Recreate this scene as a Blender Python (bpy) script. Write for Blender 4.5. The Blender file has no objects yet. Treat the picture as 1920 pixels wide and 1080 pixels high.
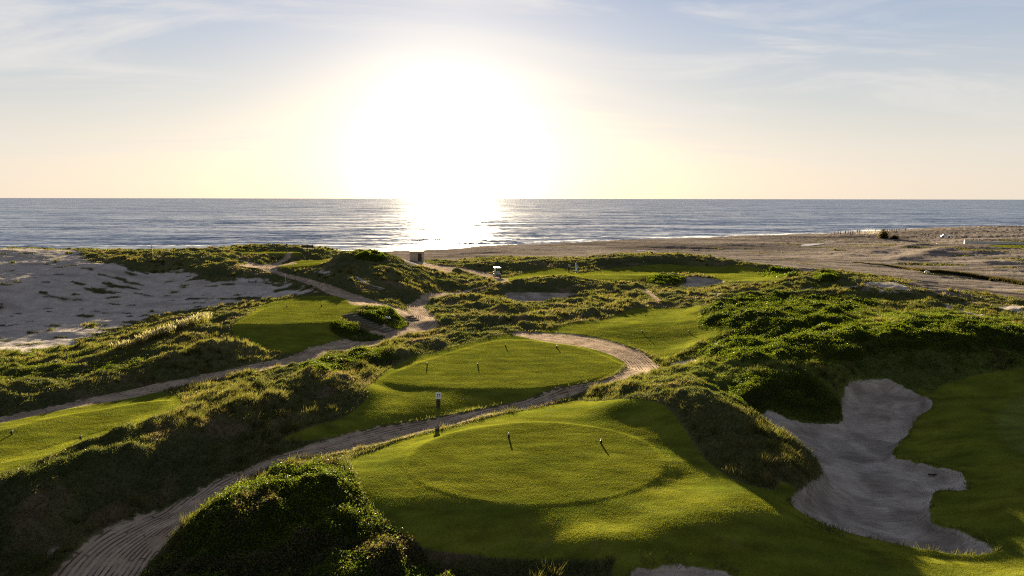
import bpy, math, random
import numpy as np
from math import radians
from mathutils import Matrix, Euler, Vector

random.seed(7)
rng = np.random.default_rng(7)
sc = bpy.context.scene
C = sc.collection

# ------------------------------------------------------------------ camera
F = 1280.0                      # focal length in pixels of a 1920 wide frame (24 mm)
CAM_Z = 18.0
PITCH = math.atan(167.5 / F)
ROLL = radians(0.09)
cam_d = bpy.data.cameras.new("camera")
cam = bpy.data.objects.new("camera", cam_d)
C.objects.link(cam)
cam_d.sensor_width = 36.0
cam_d.lens = 24.0
cam_d.clip_start = 0.5
cam_d.clip_end = 200000
RM = Euler((radians(90) - PITCH, 0, 0)).to_matrix() @ Matrix.Rotation(ROLL, 3, 'Z')
M4 = RM.to_4x4()
M4.translation = Vector((0, 0, CAM_Z))
cam.matrix_world = M4
sc.camera = cam
RN = np.array(RM)

# ------------------------------------------------------------------ light
SUN_EL = radians(7.0)
SUN_AZ = math.atan(-115 / F)    # from +Y towards +X
SUN_DIR = np.array([math.sin(SUN_AZ) * math.cos(SUN_EL), math.cos(SUN_AZ) * math.cos(SUN_EL), math.sin(SUN_EL)])
EXPOSURE = 2.65
SUN_STRENGTH = 5.0
sun_d = bpy.data.lights.new('sun', 'SUN')
sun_d.energy = SUN_STRENGTH; sun_d.angle = radians(0.5); sun_d.color = (1.0, 0.84, 0.58)
sun = bpy.data.objects.new('sun', sun_d); C.objects.link(sun)
sun.rotation_euler = Vector(-SUN_DIR).to_track_quat('-Z', 'Y').to_euler()
sc.view_settings.view_transform = 'Standard'; sc.view_settings.look = 'None'
sc.view_settings.exposure = EXPOSURE; sc.view_settings.gamma = 1.0
sc.cycles.use_denoising = False
sc.cycles.filter_width = 1.15
sc.cycles.max_bounces = 6; sc.cycles.transparent_max_bounces = 8
sc.cycles.sample_clamp_indirect = 2.0
sc.cycles.sample_clamp_direct = 12.0

world = bpy.data.worlds.new("World"); sc.world = world; world.use_nodes = True
wn = world.node_tree; wn.nodes.clear()
def wnode(kind, **p):
    n = wn.nodes.new('ShaderNode' + kind)
    for k, v in p.items(): setattr(n, k, v)
    return n
def wm(op, a, b=0.0, c=None, clamp=False):
    n = wnode('Math', operation=op); n.use_clamp = clamp
    for i, v in enumerate((a, b, c)):
        if v is None: continue
        if isinstance(v, bpy.types.NodeSocket): wn.links.new(v, n.inputs[i])
        else: n.inputs[i].default_value = v
    return n.outputs[0]
def wmix(f, a, b, blend='MIX'):
    n = wnode('Mix', data_type='RGBA', blend_type=blend)
    for s, v in ((n.inputs[0], f), (n.inputs[6], a), (n.inputs[7], b)):
        if isinstance(v, bpy.types.NodeSocket): wn.links.new(v, s)
        else: s.default_value = v
    return n.outputs[2]
SKY_STRENGTH = 0.1
sky = wnode('TexSky', sky_type='NISHITA', sun_disc=False, sun_elevation=SUN_EL, sun_rotation=SUN_AZ, altitude=0, air_density=1.0, dust_density=1.2, ozone_density=1.5)
geo = wnode('NewGeometry'); dirn = wnode('VectorMath', operation='SCALE'); wn.links.new(geo.outputs['Incoming'], dirn.inputs[0]); dirn.inputs['Scale'].default_value = -1.0
sep = wnode('SeparateXYZ'); wn.links.new(dirn.outputs[0], sep.inputs[0])
el = sep.outputs['Z']
ramp = wnode('ValToRGB'); wn.links.new(wm('MAXIMUM', el, 0.0), ramp.inputs[0])
K = 1.0 / (SKY_STRENGTH * 2**EXPOSURE)
cr = ramp.color_ramp
stops = [(0.0, (.82, .735, .625)), (0.06, (.74, .69, .63)), (0.13, (.57, .59, .605)), (0.22, (.39, .465, .595)), (0.31, (.245, .34, .55)), (0.45, (.20, .255, .395)), (1.0, (.125, .165, .27))]
while len(cr.elements) < len(stops): cr.elements.new(0.5)
for e, (p, c) in zip(cr.elements, stops): e.position = p; e.color = (*c, 1)
back = wnode('MapRange', interpolation_type='SMOOTHSTEP'); wn.links.new(sep.outputs['Y'], back.inputs[0]); back.inputs[1].default_value = -0.3; back.inputs[2].default_value = 0.75; back.inputs[3].default_value = 0.45; back.inputs[4].default_value = 1.0
grad = wnode('VectorMath', operation='SCALE'); wn.links.new(ramp.outputs[0], grad.inputs[0]); wn.links.new(wm('MULTIPLY', back.outputs[0], K), grad.inputs['Scale'])
base = wmix(0.97, sky.outputs[0], grad.outputs[0])
# brightness round the sun, thicker towards the horizon
GLOW_EL = radians(3.3)
dt = wnode('VectorMath', operation='DOT_PRODUCT'); wn.links.new(dirn.outputs[0], dt.inputs[0]); dt.inputs[1].default_value = (math.sin(SUN_AZ) * math.cos(GLOW_EL), math.cos(SUN_AZ) * math.cos(GLOW_EL), math.sin(GLOW_EL))
ang = wm('MULTIPLY', wm('ARCCOSINE', wm('MINIMUM', dt.outputs['Value'], 0.999999)), 180 / math.pi)
wide = wm('MULTIPLY_ADD', wm('EXPONENT', wm('MULTIPLY', wm('MAXIMUM', el, 0.0), -14.0)), 1.4, 4.6)
g1 = wm('EXPONENT', wm('MULTIPLY', wm('POWER', wm('DIVIDE', ang, wide), 1.7), -1.0))
au = wm('ADD', wm('MULTIPLY', g1, 1.0), wm('MULTIPLY', wm('EXPONENT', wm('MULTIPLY', ang, -1 / 9.0)), 0.24))
aur = wnode('VectorMath', operation='SCALE'); aur.inputs[0].default_value = (K * 1.0, K * .95, K * .86); wn.links.new(au, aur.inputs['Scale'])
# thin high cloud
pr = wm('ADD', wm('MAXIMUM', el, 0.0), 0.12)
cx = wm('DIVIDE', sep.outputs['X'], pr); cy = wm('DIVIDE', sep.outputs['Y'], pr)
cmb = wnode('CombineXYZ'); wn.links.new(wm('MULTIPLY_ADD', cy, -0.5, cx), cmb.inputs[0]); wn.links.new(wm('MULTIPLY', cy, 2.4), cmb.inputs[1])
cn = wnode('TexNoise'); wn.links.new(cmb.outputs[0], cn.inputs['Vector']); cn.inputs['Scale'].default_value = 0.55; cn.inputs['Detail'].default_value = 8; cn.inputs['Roughness'].default_value = 0.6; cn.inputs['Distortion'].default_value = 0.9
cm = wnode('MapRange', interpolation_type='SMOOTHSTEP'); wn.links.new(cn.outputs['Fac'], cm.inputs[0]); cm.inputs[1].default_value = 0.45; cm.inputs[2].default_value = 0.70
fade = wnode('MapRange'); wn.links.new(el, fade.inputs[0]); fade.inputs[1].default_value = 0.02; fade.inputs[2].default_value = 0.12
cf = wm('MULTIPLY', wm('MULTIPLY', cm.outputs[0], fade.outputs[0]), 0.75)
cld = wmix(cf, base, (K * .84, K * .80, K * .76, 1))
tot = wnode('VectorMath', operation='ADD'); wn.links.new(cld, tot.inputs[0]); wn.links.new(aur.outputs[0], tot.inputs[1])
bg = wnode('Background'); wn.links.new(tot.outputs[0], bg.inputs[0]); bg.inputs[1].default_value = SKY_STRENGTH
wo = wnode('OutputWorld'); wn.links.new(bg.outputs[0], wo.inputs[0])

# ------------------------------------------------------------------ numeric helpers
def rays(px, py):
    px = np.asarray(px, float); py = np.asarray(py, float)
    d = np.stack([(px - 960) / F, (540 - py) / F, -np.ones_like(px)], -1)
    return d @ RN.T

def pt_z(px, py, z):
    """world point on the view ray of a pixel at height z"""
    d = rays(px, py)
    t = (np.asarray(z, float) - CAM_Z) / d[..., 2]
    return np.stack([d[..., 0] * t, d[..., 1] * t], -1)

def perlin(x, y, seed=0):
    xi = np.floor(x).astype(np.int64); yi = np.floor(y).astype(np.int64)
    fx = x - xi; fy = y - yi
    def g(ix, iy):
        h = (ix * 374761393 + iy * 668265263 + seed * 974634777) & 0xFFFFFFFF
        h = ((h ^ (h >> 13)) * 1274126177) & 0xFFFFFFFF
        h = h ^ (h >> 16)
        return h.astype(np.float64) * (2 * np.pi / 4294967296.0)
    def dot(ix, iy, dx, dy):
        a = g(ix, iy)
        return np.cos(a) * dx + np.sin(a) * dy
    u = fx * fx * fx * (fx * (fx * 6 - 15) + 10); v = fy * fy * fy * (fy * (fy * 6 - 15) + 10)
    a = dot(xi, yi, fx, fy); b = dot(xi + 1, yi, fx - 1, fy)
    c = dot(xi, yi + 1, fx, fy - 1); d = dot(xi + 1, yi + 1, fx - 1, fy - 1)
    return ((a * (1 - u) + b * u) * (1 - v) + (c * (1 - u) + d * u) * v) * 1.5

def fbm(x, y, sc_, oct_=4, seed=0):
    r = 0; a = 1; s = 0
    for k in range(oct_):
        r = r + a * perlin(x / sc_ * 2**k + 17.3 * k, y / sc_ * 2**k - 9.1 * k, seed + k)
        s += a; a *= 0.5
    return r / s * 1.4

def sstep(a, b, x):
    t = np.clip((x - a) / (b - a), 0, 1)
    return t * t * (3 - 2 * t)

def seg_dist(P, A, B):
    """distance of points P (n,2) to the segments A->B, with the nearest segment's index and parameter"""
    best = np.full(len(P), 1e9); bi = np.zeros(len(P), int); bt = np.zeros(len(P))
    for k in range(len(A)):
        d = B[k] - A[k]; L = d @ d + 1e-12
        t = np.clip(((P - A[k]) @ d) / L, 0, 1)
        q = A[k] + t[:, None] * d
        r = (P[:, 0] - q[:, 0])**2 + (P[:, 1] - q[:, 1])**2
        m = r < best
        best[m] = r[m]; bi[m] = k; bt[m] = t[m]
    return np.sqrt(best), bi, bt

def inside(P, poly):
    r = np.zeros(len(P), bool); n = len(poly)
    for i in range(n):
        a = poly[i]; b = poly[(i + 1) % n]
        c = ((a[1] > P[:, 1]) != (b[1] > P[:, 1]))
        if not c.any(): continue
        xx = (b[0] - a[0]) * (P[:, 1] - a[1]) / (b[1] - a[1] + 1e-12) + a[0]
        r ^= c & (P[:, 0] < xx)
    return r

def poly_sd(P, poly, margin=3.0):
    """signed distance to a polygon (positive inside), -margin far from it"""
    out = np.full(len(P), -margin)
    lo = poly.min(0) - margin; hi = poly.max(0) + margin
    m = np.where((P[:, 0] > lo[0]) & (P[:, 0] < hi[0]) & (P[:, 1] > lo[1]) & (P[:, 1] < hi[1]))[0]
    if len(m):
        Q = P[m]
        d, _, _ = seg_dist(Q, poly, np.roll(poly, -1, 0))
        s = np.where(inside(Q, poly), d, -d)
        out[m] = np.maximum(s, -margin)
    return out

def smooth_line(p, n=4, closed=False):
    """Catmull-Rom subdivision of a polyline"""
    p = np.asarray(p, float); m = len(p); out = []
    rngk = range(m if closed else m - 1)
    for i in rngk:
        if closed:
            a, b, c, d = p[i - 1], p[i], p[(i + 1) % m], p[(i + 2) % m]
        else:
            a, b, c, d = p[max(i - 1, 0)], p[i], p[i + 1], p[min(i + 2, m - 1)]
        for k in range(n):
            t = k / n
            out.append(0.5 * ((2 * b) + (c - a) * t + (2 * a - 5 * b + 4 * c - d) * t * t + (3 * b - a - 3 * c + d) * t**3))
    if not closed: out.append(p[-1])
    return np.array(out)

# ------------------------------------------------------------------ land form
# survey points: pixel of the photograph and the height of the ground there (metres above the sea)
SURVEY = '''
180 1075 3.6, 300 960 3.9, 450 890 4.1, 600 838 4.32, 740 812 4.48, 830 795 4.52, 960 765 4.6, 1070 738 4.65, 1200 690 4.6, 1240 687 4.7, 1160 655 4.8, 1040 634 4.9, 970 628 5.0
600 868 5.2, 480 910 5.0, 390 965 4.75, 640 905 4.98, 700 985 4.65, 500 1000 4.45, 600 1075 4.0, 350 1060 3.95
1010 795 5.12, 770 870 5.12, 1240 870 5.12, 1010 945 5.12, 870 815 5.12, 1150 815 5.12, 1010 870 5.12, 850 935 5.12, 1170 935 5.12
660 870 4.9, 690 930 4.9, 760 980 4.75, 900 990 4.8, 1050 1000 4.93, 1100 1037 4.95, 1150 985 5.05, 1230 1030 5.0, 900 1040 4.4, 1250 960 5.12, 1300 985 5.15, 1280 900 4.92, 1300 860 4.98, 1420 940 5.2, 1480 972 4.95, 1500 1020 4.55, 1400 1050 4.65, 1250 1055 4.6, 1100 1075 4.4, 1700 1070 3.9, 1900 1075 3.8
1000 775 5.0, 1100 760 5.0, 1200 766 5.45, 800 825 4.9, 700 850 4.7
1290 745 6.1, 1380 790 5.7, 1450 840 5.6, 1500 880 5.1, 1350 850 5.05, 1430 900 5.05, 1330 750 6.2, 1240 735 5.9
1420 755 4.9, 1500 800 4.0, 1600 760 4.2, 1660 725 5.0, 1600 850 3.4, 1650 900 3.3, 1560 940 3.5, 1750 900 3.5, 1700 980 3.3, 1800 1030 3.4, 1540 982 3.8, 1650 1018 3.7
1800 860 3.9, 1900 900 4.0, 1900 1000 3.8, 1850 960 3.8, 1760 760 4.6, 1850 760 4.6, 1920 800 4.4, 1800 705 5.5, 1900 700 5.6
1560 650 6.6, 1660 640 6.8, 1760 640 6.9, 1890 645 6.9, 1400 600 6.2, 1330 600 5.8, 1500 585 6.6, 1700 600 7.2, 1800 600 7.2, 1900 620 7.0, 1500 640 6.2, 1420 660 5.8, 1330 665 5.2, 1560 690 6.0, 1700 690 5.9, 1850 680 6.1, 1450 720 5.6
1550 513 7.0, 1490 514 6.6, 1650 530 6.8, 1700 540 6.6, 1750 560 6.0, 1880 576 5.6, 1820 565 5.7, 1600 575 5.8, 1450 560 5.6, 1520 545 6.2, 1750 590 5.9, 1850 590 5.7
1400 490 3.2, 1700 490 3.0, 1900 500 3.0, 1900 540 3.0, 1820 540 3.0, 1600 490 3.0, 1600 470 2.8, 1800 475 3.2, 1500 465 2.5, 1300 470 2.6, 1100 470 2.4, 1000 475 2.6, 900 478 2.6, 800 486 3.0, 1740 470 3.6, 1790 458 3.5, 1900 460 3.2, 1650 452 2.2, 1500 452 2.0
1280 505 4.2, 1400 516 4.65, 1200 515 4.6, 1000 515 4.2, 932 521 4.2, 1100 508 4.3, 1450 520 4.6, 1330 506 4.15
1240 482 5.8, 1330 488 5.4, 1100 488 5.0, 1180 484 5.5, 1400 497 5.0, 1000 490 4.8, 920 492 4.6, 1465 503 4.9
1060 521 5.4, 1020 524 5.3, 960 531 5.0, 1120 530 5.0, 1020 549 4.2, 1080 550 4.3, 1250 514 5.3, 1250 535 4.6, 1300 535 4.2, 1020 560 4.2
900 570 4.5, 1000 590 4.6, 1150 570 4.8, 1200 550 4.9, 900 610 4.6, 1000 615 4.8, 850 600 4.5
1100 620 5.0, 1200 600 5.1, 1280 590 5.1, 1230 620 5.1, 1300 632 5.05, 1200 650 4.7, 1270 660 4.8
950 640 5.1, 780 695 5.1, 1150 685 5.1, 900 722 5.1, 1000 700 5.1, 1080 660 5.1, 850 665 5.1
700 760 4.95, 800 756 4.92, 640 790 4.75, 720 785 4.8, 800 777 4.72, 900 748 4.9, 1050 730 4.8, 700 725 5.0
800 640 5.0, 700 660 5.0, 640 680 5.0, 740 680 4.8
600 705 5.7, 500 722 5.6, 420 750 5.5, 300 795 5.4, 150 850 5.4, 0 900 5.3, 120 1000 4.3, 250 930 4.4, 400 880 4.5, 520 835 4.5, 0 1000 4.6, 50 1060 3.9, 660 750 4.9, 640 720 5.5
0 800 4.9, 100 790 4.9, 200 770 4.9, 300 755 4.9, 50 850 5.0, 200 810 5.0, 100 762 4.6, 250 735 4.6, 400 704 4.6, 560 668 4.6, 700 635 4.6, 760 615 4.6, 790 590 4.5, 790 570 4.3, 850 550 4.2, 0 787 4.6
50 740 4.8, 150 700 5.0, 250 690 5.0, 100 660 4.0, 0 680 4.1, 200 640 3.9, 330 690 5.0, 420 660 5.3, 430 642 5.5, 480 660 4.9
500 605 6.0, 560 575 6.0, 640 568 6.0, 600 598 6.0, 455 608 5.9, 540 655 4.9, 600 650 4.8, 460 637 5.2
720 580 5.9, 700 610 5.2, 680 582 6.0, 640 607 5.5, 755 600 4.8
700 571 5.9, 640 550 6.2, 567 525 6.4, 510 503 6.6, 540 484 6.8
690 468 9.5, 640 480 8.8, 600 500 7.5, 700 520 7.0, 760 500 7.2, 800 520 6.0, 760 550 5.2, 700 545 6.2, 840 510 5.0, 880 530 4.6, 830 540 4.5, 730 479 8.2
575 494 7.5, 620 490 7.55, 500 474 8.0, 500 459 8.6, 420 465 8.2, 380 469 8.0, 560 467 8.0, 660 472 9.1
-40 472 9.3, 60 470 9.3, 110 474 9.2, 173 479 9.0, 250 477 8.9, 320 478 8.8, 0 540 6.5, 150 530 6.5, 0 600 4.1, 100 600 4.0, 200 580 4.4, 300 560 4.7, 300 520 6.3, 420 545 5.5, 400 500 7.6, 480 500 7.4, 500 540 5.6, 560 550 5.7, 200 500 8.0, 100 500 8.0
'''
SHORE_PX = [(560, 478), (640, 477), (730, 476), (840, 471), (893, 466), (940, 465), (1000, 463), (1067, 460), (1140, 456), (1230, 454), (1313, 450), (1380, 447), (1480, 444), (1563, 441), (1647, 437), (1697, 434), (1797, 431), (1873, 429.5), (1925, 428)]
cp = []
for tok in SURVEY.replace('\n', ',').split(','):
    v = tok.split()
    if len(v) == 3: cp.append([float(q) for q in v])
cp = np.array(cp)
XY = pt_z(cp[:, 0], cp[:, 1], cp[:, 2]); ZZ = cp[:, 2]
shore = pt_z([p[0] for p in SHORE_PX], [p[1] for p in SHORE_PX], 0.0)
shore = np.vstack([[-420, 215], [-150, 218], shore, shore[-1] + (shore[-1] - shore[-4]) * 2.0])
sh_s = smooth_line(shore, 4)
extra = []
for p in sh_s[::2]:
    extra += [(p[0], p[1], 0.0), (p[0] + 1, p[1] - 9, 1.3), (p[0] - 4, p[1] + 30, -2.0), (p[0] - 8, p[1] + 90, -4.0)]
# ground outside the picture
extra += [(-30, 5, 4.0), (-15, 5, 4.0), (0, 5, 4.0), (15, 5, 4.0), (30, 5, 4.2), (-25, 18, 4.6), (25, 18, 4.2), (-12, 17, 4.0), (0, 18, 3.8), (12, 18, 3.8), (-30, -20, 4), (0, -20, 4), (30, -20, 4),
          (-45, 35, 5.0), (-60, 60, 4.8), (-85, 80, 4.6), (-95, 110, 9.0), (-130, 110, 8.6), (-110, 90, 6), (-130, 150, 5), (-80, 150, 5), (-40, 165, 4), (-10, 165, 3.4), (-170, 170, 3), (-60, 190, 2), (-120, 195, 2),
          (45, 40, 5.0), (50, 55, 6.8), (70, 60, 6.4), (75, 80, 5.0), (95, 90, 3.6), (120, 110, 3.2), (200, 200, 3.0), (300, 320, 2.6), (260, 250, 3), (330, 380, 2.0), (380, 430, 1.2), (180, 150, 3.2)]
extra = np.array(extra)
XY = np.vstack([XY, extra[:, :2]]); ZZ = np.concatenate([ZZ, extra[:, 2]])

def tps_fit(P, z, lam=0.006):
    n = len(P)
    r2 = ((P[:, None] - P[None])**2).sum(-1)
    K = 0.5 * r2 * np.log(r2 + 1e-9)
    sca = np.clip(P[:, 1], 15, 400)
    K[np.arange(n), np.arange(n)] += lam * sca
    A = np.zeros((n + 3, n + 3)); A[:n, :n] = K
    A[:n, n] = 1; A[:n, n + 1:] = P; A[n, :n] = 1; A[n + 1:, :n] = P.T
    b = np.zeros(n + 3); b[:n] = z
    return np.linalg.solve(A, b)

TW = tps_fit(XY, ZZ)

def tps_eval(Q):
    out = np.empty(len(Q)); n = len(XY)
    px = XY[:, 0].astype(np.float32); py = XY[:, 1].astype(np.float32)
    w = (0.5 * TW[:n]).astype(np.float32)
    for i in range(0, len(Q), 20000):
        q = Q[i:i + 20000].astype(np.float32)
        r2 = (q[:, 0:1] - px)**2 + (q[:, 1:2] - py)**2 + 1e-6
        out[i:i + 20000] = (r2 * np.log(r2)) @ w + TW[n] + q @ TW[n + 1:].astype(np.float32)
    return out

# fan shaped grid, finer near the camera
def make_rows():
    r = [-12.0]
    while r[-1] < 470:
        d = max(r[-1], 10)
        r.append(r[-1] + (1.5 if r[-1] < 14 else 0.085 * (d / 30)**1.45))
    return np.array(r)
ROWS = make_rows()
NC = 820
APEX = 20.0
COLS = np.linspace(-0.86, 0.86, NC)
NR = len(ROWS)
GX = (COLS[None, :] * (ROWS[:, None] + APEX)); GY = np.repeat(ROWS[:, None], NC, 1)
P2 = np.stack([GX.ravel(), GY.ravel()], -1)
BASE = tps_eval(P2).reshape(NR, NC)

def grid_sample(G, x, y):
    ri = np.interp(y, ROWS, np.arange(NR)); ci = (x / (y + APEX) - COLS[0]) / (COLS[1] - COLS[0])
    ri = np.clip(ri, 0, NR - 1.001); ci = np.clip(ci, 0, NC - 1.001)
    r0 = ri.astype(int); c0 = ci.astype(int); fr = ri - r0; fc = ci - c0
    return (G[r0, c0] * (1 - fc) + G[r0, c0 + 1] * fc) * (1 - fr) + (G[r0 + 1, c0] * (1 - fc) + G[r0 + 1, c0 + 1] * fc) * fr

TT = np.concatenate([np.linspace(14, 90, 900), np.linspace(90.2, 460, 1100)])
def hit(px, py, G, dz=0.0):
    """where the view ray of each pixel first meets the ground G (+dz): (n,2)"""
    px = np.atleast_1d(np.asarray(px, float)); py = np.atleast_1d(np.asarray(py, float))
    d = rays(px, py); d = d / d[:, 1:2]
    res = np.zeros((len(px), 2))
    for i in range(len(px)):
        x = d[i, 0] * TT; z = CAM_Z + d[i, 2] * TT
        g = z - grid_sample(G, x, TT) - dz
        k = np.argmax(g < 0)
        if g[k] >= 0:
            k = len(TT) - 1
        if k == 0: t = TT[0]
        else: t = TT[k - 1] + (TT[k] - TT[k - 1]) * g[k - 1] / (g[k - 1] - g[k] + 1e-9)
        res[i] = (d[i, 0] * t, t)
    return res

# ------------------------------------------------------------------ outlines (traced on the photograph, laid on the land form)
LAWN_PX = {
 'front': [(655, 864), (700, 846), (757, 824), (823, 808), (923, 782), (1007, 765), (1070, 752), (1100, 752), (1180, 757), (1240, 765), (1268, 785), (1300, 830), (1345, 880), (1400, 908), (1470, 928), (1484, 945), (1500, 968), (1540, 990), (1597, 1009), (1663, 1026), (1747, 1044), (1830, 1052), (1863, 1038), (1830, 1013), (1797, 997), (1753, 987), (1743, 967), (1747, 933), (1763, 923), (1810, 922), (1800, 887), (1757, 878), (1713, 867), (1677, 857), (1677, 840), (1700, 813), (1720, 783), (1743, 770), (1747, 753), (1760, 725), (1850, 700), (1990, 690), (2050, 800), (2000, 1000), (1960, 1140), (1700, 1140), (1500, 1110), (1385, 1075), (1360, 1057), (1300, 1046), (1200, 1048), (1100, 1050), (1000, 1050), (900, 1043), (800, 1028), (740, 990), (690, 935)],
 'second': [(690, 735), (706, 712), (733, 689), (773, 671), (827, 657), (890, 640), (940, 630), (960, 629), (1040, 639), (1107, 652), (1155, 670), (1172, 684), (1145, 705), (1100, 720), (1040, 735), (907, 764), (807, 784), (707, 800), (600, 824), (530, 826), (560, 812), (600, 799), (650, 780), (690, 752)],
 'third': [(1013, 624), (1040, 615), (1090, 605), (1140, 597), (1180, 583), (1223, 577), (1280, 578), (1313, 577), (1307, 593), (1313, 607), (1347, 617), (1363, 622), (1335, 640), (1297, 653), (1262, 668), (1230, 670), (1195, 653), (1140, 641), (1073, 630)],
 'left': [(-120, 830), (0, 794), (100, 770), (200, 752), (280, 736), (330, 741), (345, 755), (333, 775), (250, 803), (150, 839), (80, 864), (0, 890), (-90, 915), (-200, 920)],
 'tee_left': [(437, 608), (467, 590), (490, 573), (520, 563), (567, 557), (617, 555), (645, 559), (678, 573), (668, 583), (645, 595), (632, 606), (622, 620), (640, 634), (650, 641), (600, 655), (560, 663), (510, 664), (475, 650), (440, 630)],
 'fairway': [(930, 525), (980, 512), (1010, 505), (1060, 503), (1080, 512), (1130, 505), (1190, 500), (1213, 498), (1250, 497), (1330, 502), (1380, 503), (1423, 505), (1447, 510), (1493, 512), (1480, 517), (1430, 527), (1387, 527), (1347, 523), (1320, 515), (1280, 513), (1213, 520), (1173, 527), (1107, 525), (1073, 520), (973, 523), (953, 530)],
 'far_tee': [(517, 500), (535, 493), (555, 488.5), (612, 488.3), (629, 495), (600, 500), (560, 502)],
 'far_green': [(430, 475), (470, 472.5), (520, 470.8), (560, 471), (565, 473), (520, 475), (460, 477)],
 'far_park': [(1850, 461), (1890, 459), (1950, 460), (1950, 466), (1890, 465)],
}
BUNKER_PX = {
 'right': [(1380, 747), (1407, 770), (1440, 793), (1477, 820), (1513, 847), (1537, 873), (1538, 897), (1510, 912), (1490, 927), (1483, 943), (1497, 960), (1540, 983), (1597, 1003), (1663, 1020), (1747, 1037), (1830, 1045), (1863, 1035), (1830, 1013), (1797, 997), (1753, 987), (1743, 967), (1747, 933), (1763, 923), (1810, 922), (1800, 887), (1757, 878), (1713, 867), (1677, 857), (1677, 840), (1700, 813), (1720, 783), (1743, 770), (1747, 753), (1723, 740), (1680, 720), (1660, 712), (1613, 717), (1590, 727), (1570, 767), (1540, 771), (1487, 766), (1460, 757), (1420, 747)],
 'bottom': [(1187, 1074), (1220, 1066), (1273, 1064), (1330, 1068), (1375, 1080), (1380, 1110), (1280, 1130), (1190, 1110)],
 'mid': [(947, 553), (973, 550), (1023, 549), (1073, 550), (1087, 553), (1040, 560), (1007, 567), (957, 565)],
 'green': [(1280, 523), (1300, 519), (1330, 522), (1360, 528), (1323, 538), (1293, 540), (1280, 537)],
}
DUNE_PX = {
 'dune': [(-200, 468), (0, 472), (110, 476), (140, 483), (173, 490), (213, 493), (240, 503), (273, 510), (310, 506), (335, 506), (363, 513), (393, 523), (417, 527), (460, 523), (500, 523), (533, 527), (567, 537), (587, 547), (580, 552), (500, 560), (467, 567), (427, 572), (383, 577), (333, 588), (300, 593), (260, 603), (217, 618), (150, 640), (60, 660), (-60, 670), (-250, 660)],
 'scar1': [(1560, 541), (1600, 538), (1640, 533), (1660, 528), (1690, 535), (1715, 545), (1700, 550), (1640, 549), (1600, 546)],
 'scar2': [(1775, 577), (1790, 588), (1830, 594), (1870, 600), (1840, 594), (1800, 585)],
 'scar3': [(1325, 553), (1350, 549), (1360, 552), (1335, 556)],
 'scar4': [(1495, 543), (1520, 540), (1518, 545)],
 'scar5': [(1805, 566), (1825, 563), (1835, 567), (1815, 570)],
 'scar6': [(1875, 578), (1925, 580), (1950, 586), (1890, 584)],
 'scar7': [(0, 1048), (40, 1025), (90, 1020), (95, 1038), (60, 1055), (-20, 1075)],
 'scar8': [(650, 523), (680, 526), (700, 536), (725, 545), (715, 548), (680, 538)],
 'scar9': [(596, 516), (620, 515), (615, 522), (600, 523)],
 'fork': [(1236, 690), (1260, 678), (1300, 669), (1325, 668), (1300, 678), (1260, 690)],
 'stone': [(755, 495), (770, 490), (800, 491), (815, 497), (780, 499)],
 'junction': [(492, 508), (500, 499), (510, 496), (516, 501), (508, 508)],
}
# path: left edge / right edge pairs along the way (pixels)
PATHS_PX = {
 'main': [((60, 1130), (240, 1130)), ((97, 1080), (266, 1080)), ((133, 1040), (292, 1040)), ((183, 1000), (325, 1003)), ((267, 967), (360, 968)), ((367, 923), (425, 920)), ((450, 886), (490, 882)), ((533, 850), (565, 860)), ((600, 827), (625, 850)), ((650, 814), (690, 838)), ((707, 803), (757, 820)), ((807, 787), (823, 803)), ((907, 767), (923, 777)), ((973, 753), (1007, 762)), ((1040, 738), (1070, 742)), ((1100, 722), (1107, 730)), ((1150, 706), (1180, 710)), ((1176, 689), (1236, 694)), ((1163, 673), (1225, 676)), ((1107, 650), (1190, 657)), ((1040, 638), (1140, 643)), ((985, 630), (1073, 632)), ((962, 628), (1010, 626))],
 'left': [((-80, 801), (-90, 813)), ((0, 782), (0, 793)), ((100, 762), (100, 772)), ((200, 740), (200, 754)), ((290, 722), (285, 736)), ((400, 700), (400, 711)), ((500, 681), (500, 694)), ((567, 666), (570, 680)), ((600, 652), (600, 665)), ((644, 642), (637, 660)), ((687, 635), (669, 649)), ((725, 621), (706, 636)), ((750, 613), (740, 626)), ((767, 604), (787, 621)), ((778, 596), (803, 607)), ((777, 588), (810, 596)), ((765, 578), (806, 586)), ((768, 570), (794, 575)), ((800, 556), (810, 562)), ((840, 550), (840, 555)), ((880, 543.5), (880, 546)), ((905, 538.5), (905, 540.5))],
 'upper': [((770, 600), (762, 593)), ((756, 593), (757, 586)), ((735, 583), (742, 577)), ((697, 573), (705, 566)), ((660, 562), (672, 555)), ((620, 553), (640, 546)), ((585, 540), (602, 536)), ((555, 527), (570, 524)), ((520, 515), (535, 513)), ((500, 508), (517, 505)), ((498, 501), (512, 499)), ((520, 492), (528, 493)), ((545, 484), (550, 485))],
 'cart': [((780, 495), (790, 493)), ((840, 503), (850, 500)), ((890, 513), (905, 510)), ((925, 523), (945, 522)), ((935, 533), (955, 531))],
 'west': [((500, 503), (502, 500)), ((470, 494), (475, 492)), ((440, 488), (445, 487))],
 'small': [((1205, 543), (1210, 542)), ((1222, 556), (1229, 555)), ((1234, 567), (1241, 566))],
}
def world_poly(px, G, n=3):
    w = hit([p[0] for p in px], [p[1] for p in px], G)
    return smooth_line(w, n, True)

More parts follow.
